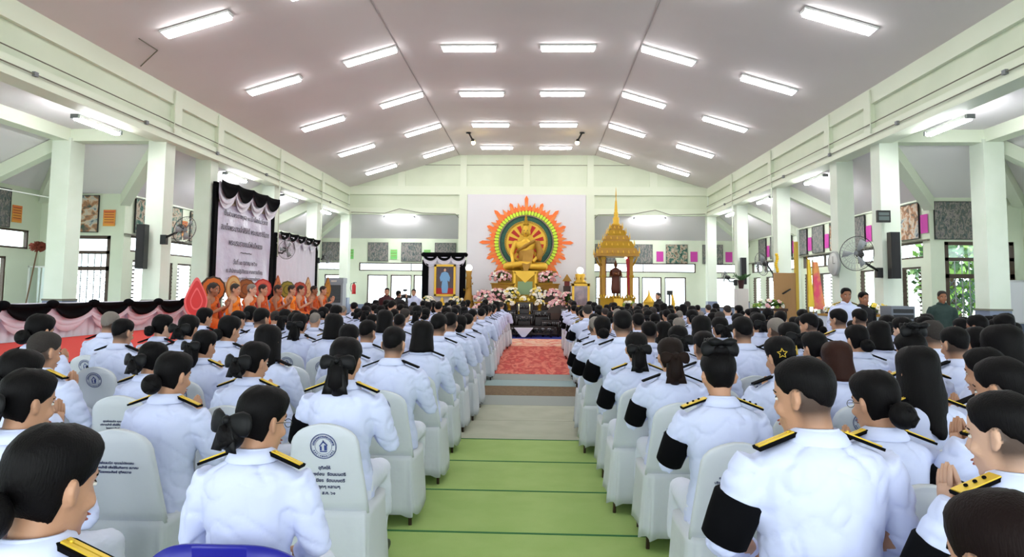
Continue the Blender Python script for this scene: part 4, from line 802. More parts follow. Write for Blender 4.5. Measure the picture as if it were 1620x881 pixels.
r = empty('audio_rack', (6.85, 12.4, 0), 0, label='grey audio mixer rack at the near right column', cat='audio rack')
MB().box(-.2, .2, -.2, .2, 0, 1.42, mat('rack_grey', (120, 126, 136), .5)).build('cabinet', r); mb = MB()
for k in range(6): mb.box(-.17, .17, -.215, -.2, .8+k*.1, .87+k*.1, darkm)
mb.build('amplifier_unit', r)
# trees seen through the right windows
def tree(x, y, h, label):
    r = empty('tree', (x, y, -.3), 0, label=label, cat='tree', group='trees outside the right windows'); rnd = random.Random(int(x*7+y))
    MB().tube([(0, 0, 0), (.1, .1, h*.3), (0, .2, h*.6)], [.16, .12, .06], mat('bark', (96, 80, 62), .9), 8).build('trunk', r); lf = MB()
    for k in range(1100):
        d = Vector((rnd.gauss(0, 1), rnd.gauss(0, 1), rnd.gauss(0, 1))).normalized()*rnd.uniform(.6, 1); c = Vector((d.x*h*.32, d.y*h*.32, h*.62+d.z*h*.34)); a = Vector((rnd.uniform(-1, 1), rnd.uniform(-1, 1), rnd.uniform(-1, 1)))*.16; b = a.cross(d).normalized()*.09
        lf.add([c-a, c+b, c+a, c-b], [(0, 1, 2, 3)], leafl if k % 2 else leafm, False)
    lf.build('foliage', r, kind='stuff')
tree(13.6, 22.0, 4.2, 'leafy green tree outside the right door'); tree(16.2, 20.5, 4.2, 'leafy tree outside, right of the door tree')
# ================================================================== people
HC = Vector((0, .02, 1.185)); PIV = Vector((0, .0, 1.07))
def headM(yaw, pitch, dz=0): return T(0, 0, dz) @ T(PIV) @ Rz(yaw) @ Rx(-pitch) @ T(-PIV)
def ring(x, y, z, hx, hy, n=18, p=2.0):
    o = []
    for j in range(n):
        a = 2*pi*j/n; c, s_ = cos(a), sin(a); o.append((x+hx*math.copysign(abs(c)**(2/p), c), y+hy*math.copysign(abs(s_)**(2/p), s_), z))
    return o
def hand(mb, w, d, nrm, m, side, curl=.35, sc=1.0):
    """palm with four unequal bent fingers and a thumb; d = direction of the fingers, nrm = palm normal, side = +1/-1 for the thumb"""
    w = Vector(w); d = Vector(d).normalized(); nrm = Vector(nrm); nrm = (nrm-d*nrm.dot(d)).normalized(); sd = d.cross(nrm)*side
    Mq = Matrix((( *sd, 0), (*d, 0), (*nrm, 0), (0, 0, 0, 1))).transposed(); Mq = T(w) @ Mq
    mb.loft([ring(0, 0, 0, .001, .001, 10)] and [[Mq @ Vector((hx*cos(2*pi*j/10), y, hz_*sin(2*pi*j/10))) for j in range(10)] for y, hx, hz_ in ((-.02*sc, .024*sc, .02*sc), (.02*sc, .033*sc, .017*sc), (.06*sc, .04*sc, .014*sc), (.088*sc, .038*sc, .011*sc))], m)
    for k, (x, L) in enumerate(((.03, .068), (.0105, .078), (-.0095, .073), (-.029, .056))):
        p = Vector((x, .08, 0))*sc; pts = [p]; a = 0
        for q in range(3): a += curl*(.5, 1, .8)[q]; pts.append(pts[-1]+Vector((0, cos(a), sin(a)))*L*sc*(.42, .32, .26)[q])
        mb.tube([Mq @ t for t in pts], [.0092*sc, .0088*sc, .008*sc, .006*sc], m, 7)
    pts = [Vector((.03, .012, .0)), Vector((.055, .04, .01)), Vector((.062, .07, .014)), Vector((.058, .092, .016))]
    mb.tube([Mq @ (t*sc) for t in pts], [.013*sc, .011*sc, .0095*sc, .007*sc], m, 7)
ARMS = {  # shoulder, elbow, wrist for the right side (x>0); mirrored
    'pray': [(.185, 0, .985), (.265, .07, .74), (.045, .285, .88)], 'lap': [(.185, 0, .985), (.262, .03, .735), (.09, .27, .62)],
    'side': [(.185, 0, .985), (.25, -.02, .73), (.26, .07, .5)], 'cam': [(.185, 0, .985), (.29, .14, .83), (.09, .27, 1.12)],
    'face': [(.185, 0, .985), (.25, .12, .76), (.05, .26, 1.06)]}
def legs(mb, pose, dz, m, r=1.0, skirt=False):
    if pose == 'stand':
        for s in (-1, 1): mb.tube([(s*.09, 0, .95), (s*.1, 0, .72), (s*.1, .01, .48), (s*.1, 0, .08)], [.098*r, .082*r, .062*r, .046*r], m, 14)
    elif pose == 'sit':
        for s in (-1, 1): mb.tube([(s*.09, -.02, .54), (s*.11, .22, .535), (s*.12, .44, .51)], [.1*r, .085*r, .066*r], m, 14); mb.tube([(s*.12, .42, .53), (s*.12, .45, .3), (s*.12, .44, .09)], [.062*r, .056*r, .042*r], m, 14)
        if skirt: mb.loft([ring(0, y, z, hx, hz_, 18, 3) for y, z, hx, hz_ in ((.3, .56, .2, .06),)][0:0] or [[(hx*cos(2*pi*j/18), y+.12*sin(2*pi*j/18), z) for j in range(18)] for y, z, hx in ((.36, .55, .19), (.4, .4, .2), (.42, .25, .2))], m)
    elif pose == 'cross':
        for s in (-1, 1): mb.tube([(s*.08, 0, .1), (s*.27, .2, .1), (s*.33, .26, .09)], [.1, .082, .066], m, 14); mb.tube([(s*.33, .26, .08), (s*.12, .34, .07), (-s*.1, .33, .06)], [.064, .055, .04], m, 14)
_B = {}
SKULL = [(-.118, .016, .070, .02), (-.11, .032, .080, .0), (-.09, .046, .083, -.02), (-.07, .054, .084, -.045), (-.045, .061, .084, -.07), (-.015, .068, .083, -.088), (.01, .071, .080, -.097), (.035, .0735, .087, -.1), (.06, .072, .085, -.097), (.085, .065, .074, -.086), (.105, .052, .054, -.067), (.118, .035, .028, -.046), (.126, .014, .0, -.028)]
SKULL = [(z, hx, yf, yb) for z, hx, yf, yb in SKULL]
def head_geo(mb, m, M, sex):
    R = []
    for z, hx, yf, yb in SKULL:
        row = []
        for j in range(24):
            a = 2*pi*j/24; c, s_ = cos(a), sin(a); y = (yf if s_ > 0 else -yb)*abs(s_)**.93*(1 if s_ > 0 else -1)
            row.append(HC+Vector((hx*math.copysign(abs(c)**.93, c), y, z)))
        R.append(row)
    mb.loft(R, m, M=M)
    h = lambda x, y, z: tuple(HC+Vector((x, y, z)))
    mb.tube([h(0, .082, .022), h(0, .094, -.012), h(0, .103, -.032)], [.008, .011, .014], m, 8, M); mb.ell(h(-.011, .094, -.036), (.009, .01, .008), m, 8, 6, M); mb.ell(h(.011, .094, -.036), (.009, .01, .008), m, 8, 6, M)
    mb.ell(h(0, .083, -.066), (.026, .014, .008), m, 10, 6, M); mb.ell(h(0, .081, -.078), (.022, .013, .008), m, 10, 6, M); mb.ell(h(0, .07, -.105), (.024, .018, .014), m, 10, 6, M)
    for s in (-1, 1):
        mb.ell(h(s*.03, .077, .026), (.022, .01, .007), m, 8, 6, M); mb.ell(h(s*.042, .06, -.03), (.022, .022, .022), m, 8, 6, M)
        mb.tube([h(s*.071, -.002, .02), h(s*.084, -.018, .022), h(s*.086, -.022, 0), h(s*.078, -.006, -.028), h(s*.07, .004, -.026)], [.007, .009, .009, .009, .007], m, 8, M); mb.ell(h(s*.074, -.008, -.002), (.008, .016, .024), m, 8, 6, M)
def body(sex, yaw, pitch, pose, arms, skin, fine, hair='m'):
    key = ('b', sex, yaw, pitch, pose, arms, skin, fine, hair == 'm')
    if key in _B: return _B[key]
    m = skins[skin]; mb = MB(); dz = {'sit': 0, 'stand': .36, 'cross': -.45}[pose]; D = T(0, 0, dz); M = headM(yaw, pitch, dz); w = .93 if sex == 'f' else 1.0
    for z, hx, hy, y in (): pass
    mb.loft([ring(0, y, z, hx*w, hy) for z, hx, hy, y in ((.47, .12, .1, 0), (.54, .165, .115, 0), (.68, .135, .1, 0), (.82, .15, .105, 0), (.93, .17, .105, 0), (.99, .175, .09, -.005), (1.03, .11, .07, -.008), (1.06, .06, .055, -.005))], m, M=D)
    mb.tube([tuple(D @ Vector((0, -.005, 1.03))), tuple(M @ Vector((0, .0, 1.09))), tuple(M @ Vector((0, .005, 1.15)))], [.062*w, .054*w, .056*w], m, 14)
    head_geo(mb, m, M, sex)
    for s in (-1, 1):
        A = [D @ Vector((s*p[0]*w, p[1], p[2])) for p in ARMS[arms]]; mb.tube([A[0], (A[0]+A[1])/2, A[1], (A[1]*.6+A[2]*.4), A[2]], [.05, .043, .037, .034, .025], m, 12)
    legs(mb, pose, dz, m, .86)
    me0 = remesh(mb, .0085 if fine else .016, 3 if fine else 2)
    out = MB().append(me0); bpy.data.meshes.remove(me0)
    for s in (-1, 1):
        A = [D @ Vector((s*p[0]*w, p[1], p[2])) for p in ARMS[arms]]
        if arms in ('pray', 'face'): hand(out, A[2]+Vector((-s*.02, .01, .01)), (-s*.12, .25, 1), (-s, 0, 0), m, s, .08, .98)
        elif arms == 'lap': hand(out, A[2], (-s*.5, 1, -.25), (0, -.2, -1), m, -s, .4)
        elif arms == 'cam': hand(out, A[2], (-s*.4, .6, .5), (-s, -.2, .1), m, s, .7)
        else: hand(out, A[2], (0, .12, -1), (-s, 0, 0), m, -s, .4)
    h = lambda x, y, z: tuple(HC+Vector((x, y, z)))
    for s in (-1, 1):
        out.ell(h(s*.031, .0735, .006), (.013, .008, .0062), eyew, 10, 6, M); out.ell(h(s*.031, .0795, .006), (.0055, .003, .0055), eyed, 8, 6, M)
        out.tube([h(s*.014, .085, .028), h(s*.034, .0805, .033), h(s*.052, .0655, .027)], [.003, .004, .002], hairm, 6, M)
        out.tube([h(s*.017, .079, .011), h(s*.031, .0795, .0135), h(s*.045, .0725, .011)], [.0015, .002, .001], eyed, 5, M)
    out.ell(h(0, .0945, -.066), (.021, .004, .004), lipm, 8, 5, M); out.ell(h(0, .092, -.077), (.018, .004, .005), lipm, 8, 5, M)
    me = out.mesh('person')
    if hair == 'm':
        Mi = M.inverted(); at_ = me.attributes.new('stubble', 'FLOAT', 'POINT'); ss = lambda a, b, x: max(0, min(1, (x-a)/(b-a)))
        for v in me.vertices:
            q = Mi @ v.co-HC; at_.data[v.index].value = .93*ss(-.1, -.035, q.z)*ss(.07, .03, q.z)*ss(.012, -.016, q.y) if abs(q.x) < .0775 and -.1 < q.z < .06 else 0
    _B[key] = me; return me
def jacket(sex, pose, arms, fine, m=None, big=1.0):
    key = ('j', sex, pose, arms, fine, m, big)
    if key in _B: return _B[key]
    m = m or whitecloth; dz = {'sit': 0, 'stand': .36, 'cross': -.45}[pose]; D = T(0, 0, dz); w = (.95 if sex == 'f' else 1.02)*big; mb = MB()
    hem = .47 if pose == 'sit' else .42
    mb.loft([ring(0, y, z, hx*w, hy*big, 20) for z, hx, hy, y in ((hem, .2, .15, .0), (.56, .197, .148, .0), (.66, .165, .13, .0), (.76, .168, .128, -.0), (.86, .185, .13, -.002), (.94, .198, .125, -.006), (.99, .2, .112, -.01), (1.02, .172, .098, -.012), (1.045, .115, .08, -.01), (1.062, .078, .068, -.004))], m, M=D)
    for s in (-1, 1):
        A = [D @ Vector((s*p[0]*w, p[1], p[2])) for p in ARMS[arms]]; S0 = A[0]+Vector((-s*.02, 0, .0))
        mb.tube([S0, A[0]*.7+A[1]*.3, (A[0]+A[1])/2, A[1], A[1]*.6+A[2]*.4, A[1]*.12+A[2]*.88], [.07*big, .068*big, .062*big, .055*big, .05, .04], m, 16)
    me0 = remesh(mb, .011 if fine else .02, 4 if fine else 2, .006 if fine else .004, 7); out = MB().append(me0); bpy.data.meshes.remove(me0)
    cr = [(1.045, .081, .075), (1.072, .069, .066), (1.094, .067, .064), (1.096, .062, .059), (1.06, .064, .06)]
    out.loft([[(hx*cos(2*pi*j/24), -.002+hy*sin(2*pi*j/24), z+.006*sin(2*pi*j/24)*-1) for j in range(24)] for z, hx, hy in cr], m, cap=False, M=D)
    if sex == 'f' or True:   # turned down collar
        out.loft([[(hx*cos(2*pi*j/24), -.004+hy*sin(2*pi*j/24), z) for j in range(24)] for z, hx, hy in ((1.094, .066, .063), (1.08, .086, .083), (1.056, .1, .09), (1.05, .098, .088))], m, cap=False, M=D)
    me = out.mesh('jacket'); _B[key] = me; return me
def shoulder_board(kind, s):
    key = ('e', kind, s)
    if key in _B: return _B[key]
    M = T(s*.137, -.012, 1.056) @ Ry(s*.36) @ Rz(-s*.05); mb = MB(); L = .068; w = .026
    mb.loft([[(x*s, y, z) for x, y in ((-L, -w*.75), (-L*.8, -w), (L, -w), (L, w), (-L*.8, w), (-L, w*.75))] for z in (-.004, .006)], blackcloth, smooth=False, M=M)
    if kind == 'gold':
        for y in (-.0145, .0015): mb.box(-L*.92, L*.9, y, y+.012, .006, .0105, braid, M)
        mb.ell((-s*L*.7, 0, .012), (.006, .006, .004), braid, 6, 4, M)
    elif kind == 'goldwide':
        mb.box(-L*.92, L*.95, -.023, .023, .006, .010, braid, M)
        for k in range(3): mb.ell(((-.03+.03*k), 0, .013), (.007, .007, .005), blackcloth, 6, 4, M)
    me = mb.mesh('shoulder_board'); _B[key] = me; return me
def armband_mesh(sex, arms, pose, big=1.0):
    key = ('ab', sex, arms, pose, big)
    if key in _B: return _B[key]
    D = T(0, 0, {'sit': 0, 'stand': .36}[pose]); w = (.95 if sex == 'f' else 1.02)*big; A = [D @ Vector((-p[0]*w, p[1], p[2])) for p in ARMS[arms]]
    q = lambda t: A[0]*(1-t)+A[1]*t; mb = MB(); mb.tube([q(.42), q(.45), q(.7), q(.97), q(1.0)], [.066*big, .073*big, .071*big, .067*big, .058*big], blackcloth, 20)
    me = mb.mesh('armband'); _B[key] = me; return me
ZL = {'m': [(0, .085), (35, .08), (60, .045), (78, .02), (98, .032), (120, .005), (150, -.02), (180, -.028)],
      'bun': [(0, .092), (40, .078), (66, .035), (82, .014), (98, .0), (114, -.06), (150, -.085), (180, -.09)],
      'up': [(0, .092), (40, .078), (66, .035), (82, .016), (98, .014), (114, -.03), (150, -.052), (180, -.055)],
      'bob': [(0, .07), (45, .05), (66, -.06), (85, -.12), (180, -.135)],
      'long': [(0, .08), (50, .04), (70, -.12), (90, -.2), (120, -.24), (180, -.3)]}
def hairmesh(style, m):
    key = ('h', style, m)
    if key in _B: return _B[key]
    base = {'bald': 'm', 'thin': 'm', 'bow': 'bun', 'pony': 'bun', 'topbow': 'up'}.get(style, style)
    tab = ZL[base]; mb = MB(); nu, nv = 40, 16; th = {'m': .004, 'up': .012, 'bun': .012, 'bob': .02, 'long': .018}[base]; thin = -.004 if style in ('bald',) else 0
    R = []
    def zl(a):
        for (a0, z0), (a1, z1) in zip(tab, tab[1:]):
            if a <= a1: t = (a-a0)/(a1-a0); t = t*t*(3-2*t); return z0+(z1-z0)*t
        return tab[-1][1]
    def skull(z):
        T_ = SKULL
        if z <= T_[0][0]: return T_[0][1:]
        for p, q in zip(T_, T_[1:]):
            if z <= q[0]: t = (z-p[0])/(q[0]-p[0]); return tuple(u+(v-u)*t for u, v in zip(p[1:], q[1:]))
        return T_[-1][1:]
    drop = base in ('bob', 'long'); TH = {'m': .007, 'up': .011, 'bun': .011, 'bob': .017, 'long': .015}[base]+thin
    for j in range(nv+3):
        row = []
        for i in range(nu):
            a = 360*i/nu; aa = a if a <= 180 else 360-a; zz = zl(aa); top = .127+TH*1.3; v = min(j, nv)/nv; z = top-(top-zz)*(1-cos(v*pi/2))
            zq = .1255*min(1, z/top) if z > 0 else z; hx, yf, yb = skull(zq)
            if drop and z < .03:
                hx, yf, yb = (.073, .084, -.1); k = min(.03-z, .12); hx += .13*k; yb -= .1*k
                if z < -.12: hx += (z+.12)*.22; yb -= (z+.12)*-.12
            t_ = TH*(.55 if (z < 0 and base == 'm') else 1+.6*max(0, min(1, z/.1))); 
            if base == 'm': t_ = .0015+(t_-.0015)*min(1, (nv-j)/5) if j < nv else .001
            elif base in ('bun', 'up'): t_ = .004+(t_-.004)*min(1, max(0, nv-j)/4)
            if j == 0: hx, yf, yb, t_ = .002, .002, -.03, 0
            if j > nv: t_ = (-.004, -.02)[j-nv-1]
            r = radians(a); s_ = cos(r); c = sin(r); y = ((yf+t_) if s_ > 0 else (-yb+t_))*abs(s_)**.93*(1 if s_ > 0 else -1); x = (hx+t_)*math.copysign(abs(c)**.93, c)
            nz = noise.noise(Vector((c*4, s_*4, z*30)))*(.0015 if base == 'm' else .004) if j else 0
            row.append(HC+Vector((x*(1+nz*8), y*(1+nz*8), z+nz)))
        R.append(row)
    mb.loft(R, m)
    h = lambda x, y, z: tuple(HC+Vector((x, y, z)))
    if style in ('bun', 'bow'):
        mb.ell(h(0, -.135, -.045), (.058, .045, .055), m, 16, 12); mb.tube([h(-.03, -.11, -.02), h(0, -.17, -.02), h(.04, -.15, -.06), h(0, -.17, -.08)], [.02, .018, .02, .015], m, 8)
    if style == 'topbow': mb.ell(h(0, -.04, .135), (.055, .05, .04), m, 16, 12)
    if style == 'pony': mb.tube([h(0, -.1, .02), h(0, -.135, -.04), h(0, -.13, -.12), h(0, -.11, -.17)], [.04, .055, .058, .03], m, 14)
    me = mb.mesh('hair'); _B[key] = me; return me
def bowmesh(style, m=None):
    m = m or blacksatin; key = ('bow', style, m)
    if key in _B: return _B[key]
    mb = MB(); c = {'bow': (0, -.165, .01), 'pony': (0, -.175, .005), 'topbow': (0, -.075, .15)}[style]; c = HC+Vector(c); k = 1.15 if style == 'bow' else 1
    for s in (-1, 1):
        mb.loft([[c+Vector((s*x*k, .0+.5*abs(x)*.5+(w*.35)*sin(2*pi*j/10), (w*k)*cos(2*pi*j/10)+s*0-.12*x)) for j in range(10)] for x, w in ((.004, .012), (.03, .028), (.06, .04), (.085, .036), (.096, .014))], m)
        L = .11 if style == 'pony' else .07
        if style != 'topbow': mb.loft([[c+Vector((s*(.008+t*.035)+dx, -.004+.01*t, -t*L*1.6)) for dx in (-.02-.006*t, 0, .02+.006*t)]+[c+Vector((s*(.008+t*.035)+dx, .004+.01*t, -t*L*1.6)) for dx in (.02+.006*t, 0, -.02-.006*t)] for t in (0, .4, .8, 1.0)], m)
        else:
            for q in range(4): mb.loft([[c+Vector((s*x, .03*q-.04, .02+.1*x+w*cos(2*pi*j/8))) +Vector((0, w*.6*sin(2*pi*j/8), 0)) for j in range(8)] for x, w in ((0, .01), (.04+.01*q, .022), (.07, .006))], m)
    mb.ell(tuple(c), (.018, .014, .018), m, 10, 8)
    me = mb.mesh('hair_bow'); _B[key] = me; return me
def legmesh(sex, pose, m=None):
    m = m or trouserm; key = ('l', sex, pose, m)
    if key in _B: return _B[key]
    mb = MB(); legs(mb, pose, 0, m, 1.0, sex == 'f'); mb.loft([ring(0, 0, z, hx, hy) for z, hx, hy in ({'sit': ((.46, .19, .15), (.56, .185, .14)), 'stand': ((.84, .17, .12), (.98, .18, .13))}[pose])], m)
    me = remesh(mb, .016, 3, .003); _B[key] = me; return me
def shoemesh(pose, s):
    key = ('s', pose, s)
    if key in _B: return _B[key]
    y = .45 if pose == 'sit' else 0; x = s*(.12 if pose == 'sit' else .1); mb = MB(); mb.loft([ring(x, y+yy, z, hx, hy, 12, 2.5) for z, yy, hx, hy in ((0.001, .06, .045, .13), (.03, .06, .046, .132), (.055, .03, .04, .09), (.09, -.03, .036, .045))], darkm); me = mb.mesh('shoe'); _B[key] = me; return me
SKIP = set()
def person(x, yh, top, hair='bun', yaw=0, pitch=.12, arms='pray', skin=0, board='black', band=False, hm=None, label='', group='seated guests in white uniform', fine=True, rz=0, ribbon=None, big=1.0, detail=True):
    """seated guest; x, yh = where the head is, top = height of the crown"""
    sex = 'm' if hair in ('m', 'thin', 'bald') else 'f'; sc = top/1.31; hm = hm or {'bald': hairgr, 'thin': hairsh}.get(hair, hairm)
    M = T(x, yh-.03, 0) @ Rz(rz) @ Matrix.Scale(sc, 4)
    bm_ = body(sex, yaw, pitch, 'sit', arms, skin, fine, 'm' if sex == 'm' else 'f'); HM = headM(yaw, pitch)
    hmsh = hairmesh(hair, hm)
    if not detail:
        key = ('far', sex, hair, yaw, pitch, arms, skin, board, band, hm)
        if key not in _B:
            mb = MB(); mb.append(bm_); mb.append(jacket(sex, 'sit', arms, fine)); mb.append(legmesh(sex, 'sit')); mb.append(hmsh, HM)
            if hair in ('bow', 'pony', 'topbow'): mb.append(bowmesh(hair), HM)
            for s in (-1, 1): mb.append(shoulder_board(board, s)); mb.append(shoemesh('sit', s))
            if band: mb.append(armband_mesh(sex, arms, 'sit'))
            _B[key] = mb.mesh('person')
        return link('person', _B[key], M=M, label=label, cat='person', group=group)
    r = link('person', bm_, M=M, label=label, cat='person', group=group)
    link('jacket', jacket(sex, 'sit', arms, fine, None, big), r); link('skirt' if sex == 'f' else 'trousers', legmesh(sex, 'sit'), r); hr = link('hair', hmsh, r, HM)
    if hair in ('bow', 'pony', 'topbow'): link('hair_bow', bowmesh(hair, ribbon), hr)
    for s in (-1, 1): link('shoulder_board', shoulder_board(board, s), r); link('shoe', shoemesh('sit', s), r)
    if band: link('armband', armband_mesh(sex, arms, 'sit', big), r)
    return r
# ------------------------------------------------------------------ covered chairs
def chair_meshes():
    c = MB(); R = []
    def hw(z): return (.215-.04*(z-.46)/.34) if z < .8 else .175*sqrt(max(0, 1-((z-.8)/.125)**2.4))
    zs = [.46, .52, .6, .7, .78, .83, .86, .885, .9, .912, .92, .9245]
    for z in zs:
        h_ = max(hw(z), .03); t = .03 if z < .9 else .022; yc = -.185-.11*(z-.46)/.47; R.append([(x, y+yc, z) for x, y, _ in ring(0, 0, 0, h_, t, 28, 4)])
    c.loft(R, coverm); cb = c; c = MB()
    R = []
    for k, z in enumerate((.475, .44, .36, .25, .15, .085)):
        f = (.475-z)/.39; row = []
        for j in range(72):
            a = 2*pi*j/72; x, y, _ = ring(0, 0, 0, 1, 1, 72, 7)[j] if False else (0, 0, 0)
            cx_, sy_ = cos(a), sin(a); p = 7; x = .222*math.copysign(abs(cx_)**(2/p), cx_); y = .225*math.copysign(abs(sy_)**(2/p), sy_)
            w = 1+.1*f+f*.05*(sin(a*7+1+f)+.7*sin(a*13+2*f)+.4*sin(a*19)); row.append((x*w, y*w-.005, z+(.012*sin(a*7) if k == 5 else 0)))
        R.append(row)
    c.loft(R, coverm)
    lg = []
    for sx in (-1, 1):
        for sy in (-1, 1): m = MB(); m.tube([(sx*.185, sy*.18, .42), (sx*.2, sy*.2, .0)], [.014, .012], legm, 8); lg.append(m.mesh('leg'))
    bk = T(0, -.185-.11*(.0)/.47-.034, .46) @ Rx(pi/2+math.atan(.11/.47)) 
    cr = MB()
    for rr, w in ((.066, .0016), (.062, .0008), (.043, .0008)): cr.append(MB().tube([(rr*cos(2*pi*k/40), rr*sin(2*pi*k/40), 0) for k in range(41)], w, inkm, 4).mesh('q'))
    hs = [[(-.018, -.022), (-.009, -.022), (-.009, .0), (-.018, .0)], [(.004, -.022), (.018, -.022), (.018, .006), (.004, .006)], [(-.022, .002), (0, .03), (.022, .008), (.02, .003), (0, .02), (-.018, -.001)], [(-.018, -.03), (.018, -.03), (.018, -.025), (-.018, -.025)], [(-.004, .024), (.004, .024), (0, .036)]]
    for q in hs: cr.add([(x, y, 0) for x, y in q]+[(x, y, .001) for x, y in q], [tuple(range(len(q))), tuple(range(len(q), 2*len(q)))[::-1]], inkm, False)
    cm = MB(); word = 'อุทิศเป็นพุทธบูชา วัดศรีมงคล'
    for i, ch in enumerate('มณฑลวดธรรมศรนครพทธ'):
        a = pi*.95-i*pi*.9/17
        t = textmesh([ch], .015, inkm); cm.append(t, T(.0525*cos(a), .0525*sin(a), 0) @ Rz(a-pi/2) @ T(0, -.005, 0))
    for i, ch in enumerate('กรงเทพมหานคร'):
        a = pi*1.15+i*pi*.7/11
        t = textmesh([ch], .013, inkm); cm.append(t, T(.0525*cos(a), .0525*sin(a), 0) @ Rz(a+pi/2) @ T(0, -.005, 0))
    cr.append(cm.mesh('q')); crest = cr.mesh('crest')
    tA = textmesh(['อุทิศให้', 'แม่ทองอ่อน  รัตนมนตรี', 'พ่อจำเนียร  รัตนมนตรี', 'จาก ลูกๆ หลานๆ', '๑๒ ส.ค. ๖๑'], .0235, inkd, 'lettering', 1.45)
    tB = textmesh(['คุณพ่อสมนึก คุณแม่ประนอม', 'บริจาคเก้าอี้ เพื่อใช้ในกิจการ สมาคม', 'โดยคณะศิษย์ อุทิศถวาย'], .0165, inkd, 'lettering', 1.4)
    f = lambda z: bk @ T(0, (z-.46)*1.027, .0)
    return (cb.mesh('back_cover'), c.mesh('seat_cover')), lg, (crest, f(.815)), (tA, f(.695)), (tB, f(.76))
CH = chair_meshes()
def chair(x, y, kind, label, rz=0, legs_=True, group='white covered chairs'):
    r = empty('covered_chair', (x, y, 0), rz, label=label, cat='chair', group=group)
    bc = link('back_cover', CH[0][0], r); link('seat_cover', CH[0][1], r)
    if legs_:
        for l in CH[1]: link('leg', l, r)
    if kind in 'AC': link('printed_crest', CH[2][0], bc, CH[2][1])
    if kind == 'A': link('lettering', CH[3][0], bc, CH[3][1])
    if kind == 'B': link('lettering', CH[4][0], bc, CH[4][1])
    return r
def blue_chair(x, y, label, w=.24):
    r = empty('plastic_chair', (x, y, 0), 0, label=label, cat='chair'); mb = MB(); N = 24
    def pt(i, z, off): u = i/N*2-1; return (u*w, -.24+off+.05*u*u-(z-.5)*.15, z)
    zt = lambda u: .78-.09*abs(u)**3.5
    outer = []; cols = [i for i in range(N+1)]
    # back shell with a grip slot: two lofts around the slot
    def band(i0, i1, za, zb):
        rows = []
        for k in range(5): rows.append([pt(i, za(i)+(zb(i)-za(i))*k/4, 0) for i in range(i0, i1+1)])
        rb = [[(p[0], p[1]+.014, p[2]) for p in q] for q in rows[::-1]]
        mb.loft(rows+rb+[rows[0]], bluem, cap=False, closed=False)
    Z = lambda i: zt(i/N*2-1); slot = lambda i: .028*sqrt(max(0, 1-((i-12)/4.5)**2))
    band(0, 8, lambda i: .46, Z); band(16, 24, lambda i: .46, Z); band(8, 16, lambda i: .735-.02+slot(i)*.4, Z); band(8, 16, lambda i: .46, lambda i: .705-slot(i)*.2)
    mb.build('backrest', r); MB().box(-w, w, -.24, .2, .43, .455, bluem).build('seat', r)
    for sx in (-1, 1):
        for sy in (-1, 1): MB().tube([(sx*w*.85, sy*.18, .43), (sx*w*.95, sy*.22-.02, 0)], .014, steelm, 8).build('leg', r)
    return r
# ------------------------------------------------------------------ seating plan
HUM = {'m': 'man with short black hair', 'thin': 'man with close cropped hair', 'bald': 'older man with grey hair', 'bun': 'woman with black hair bun', 'bow': 'woman with black hair bow', 'pony': 'woman with long ribbon tail', 'topbow': 'woman with high black bow', 'bob': 'woman with black bobbed hair', 'long': 'woman with long straight hair'}
ORD = ['zeroth', 'first', 'second', 'third', 'fourth', 'fifth', 'sixth', 'seventh', 'eighth', 'ninth', 'tenth', 'eleventh', 'twelfth', 'thirteenth', 'fourteenth', 'fifteenth', 'sixteenth', 'seventeenth', 'eighteenth', 'nineteenth', 'twentieth', 'twenty-first', 'twenty-second', 'twenty-third', 'twenty-fourth']
used = set()
def slot_of(side, x, y):
    row = max(1, round((y-1.3)/.97)+1); seat = max(1, round((abs(x-.38)-.95)/.52)+1)
    while (side, row, seat) in used: seat += 1
    used.add((side, row, seat)); return row, seat
D_ = radians
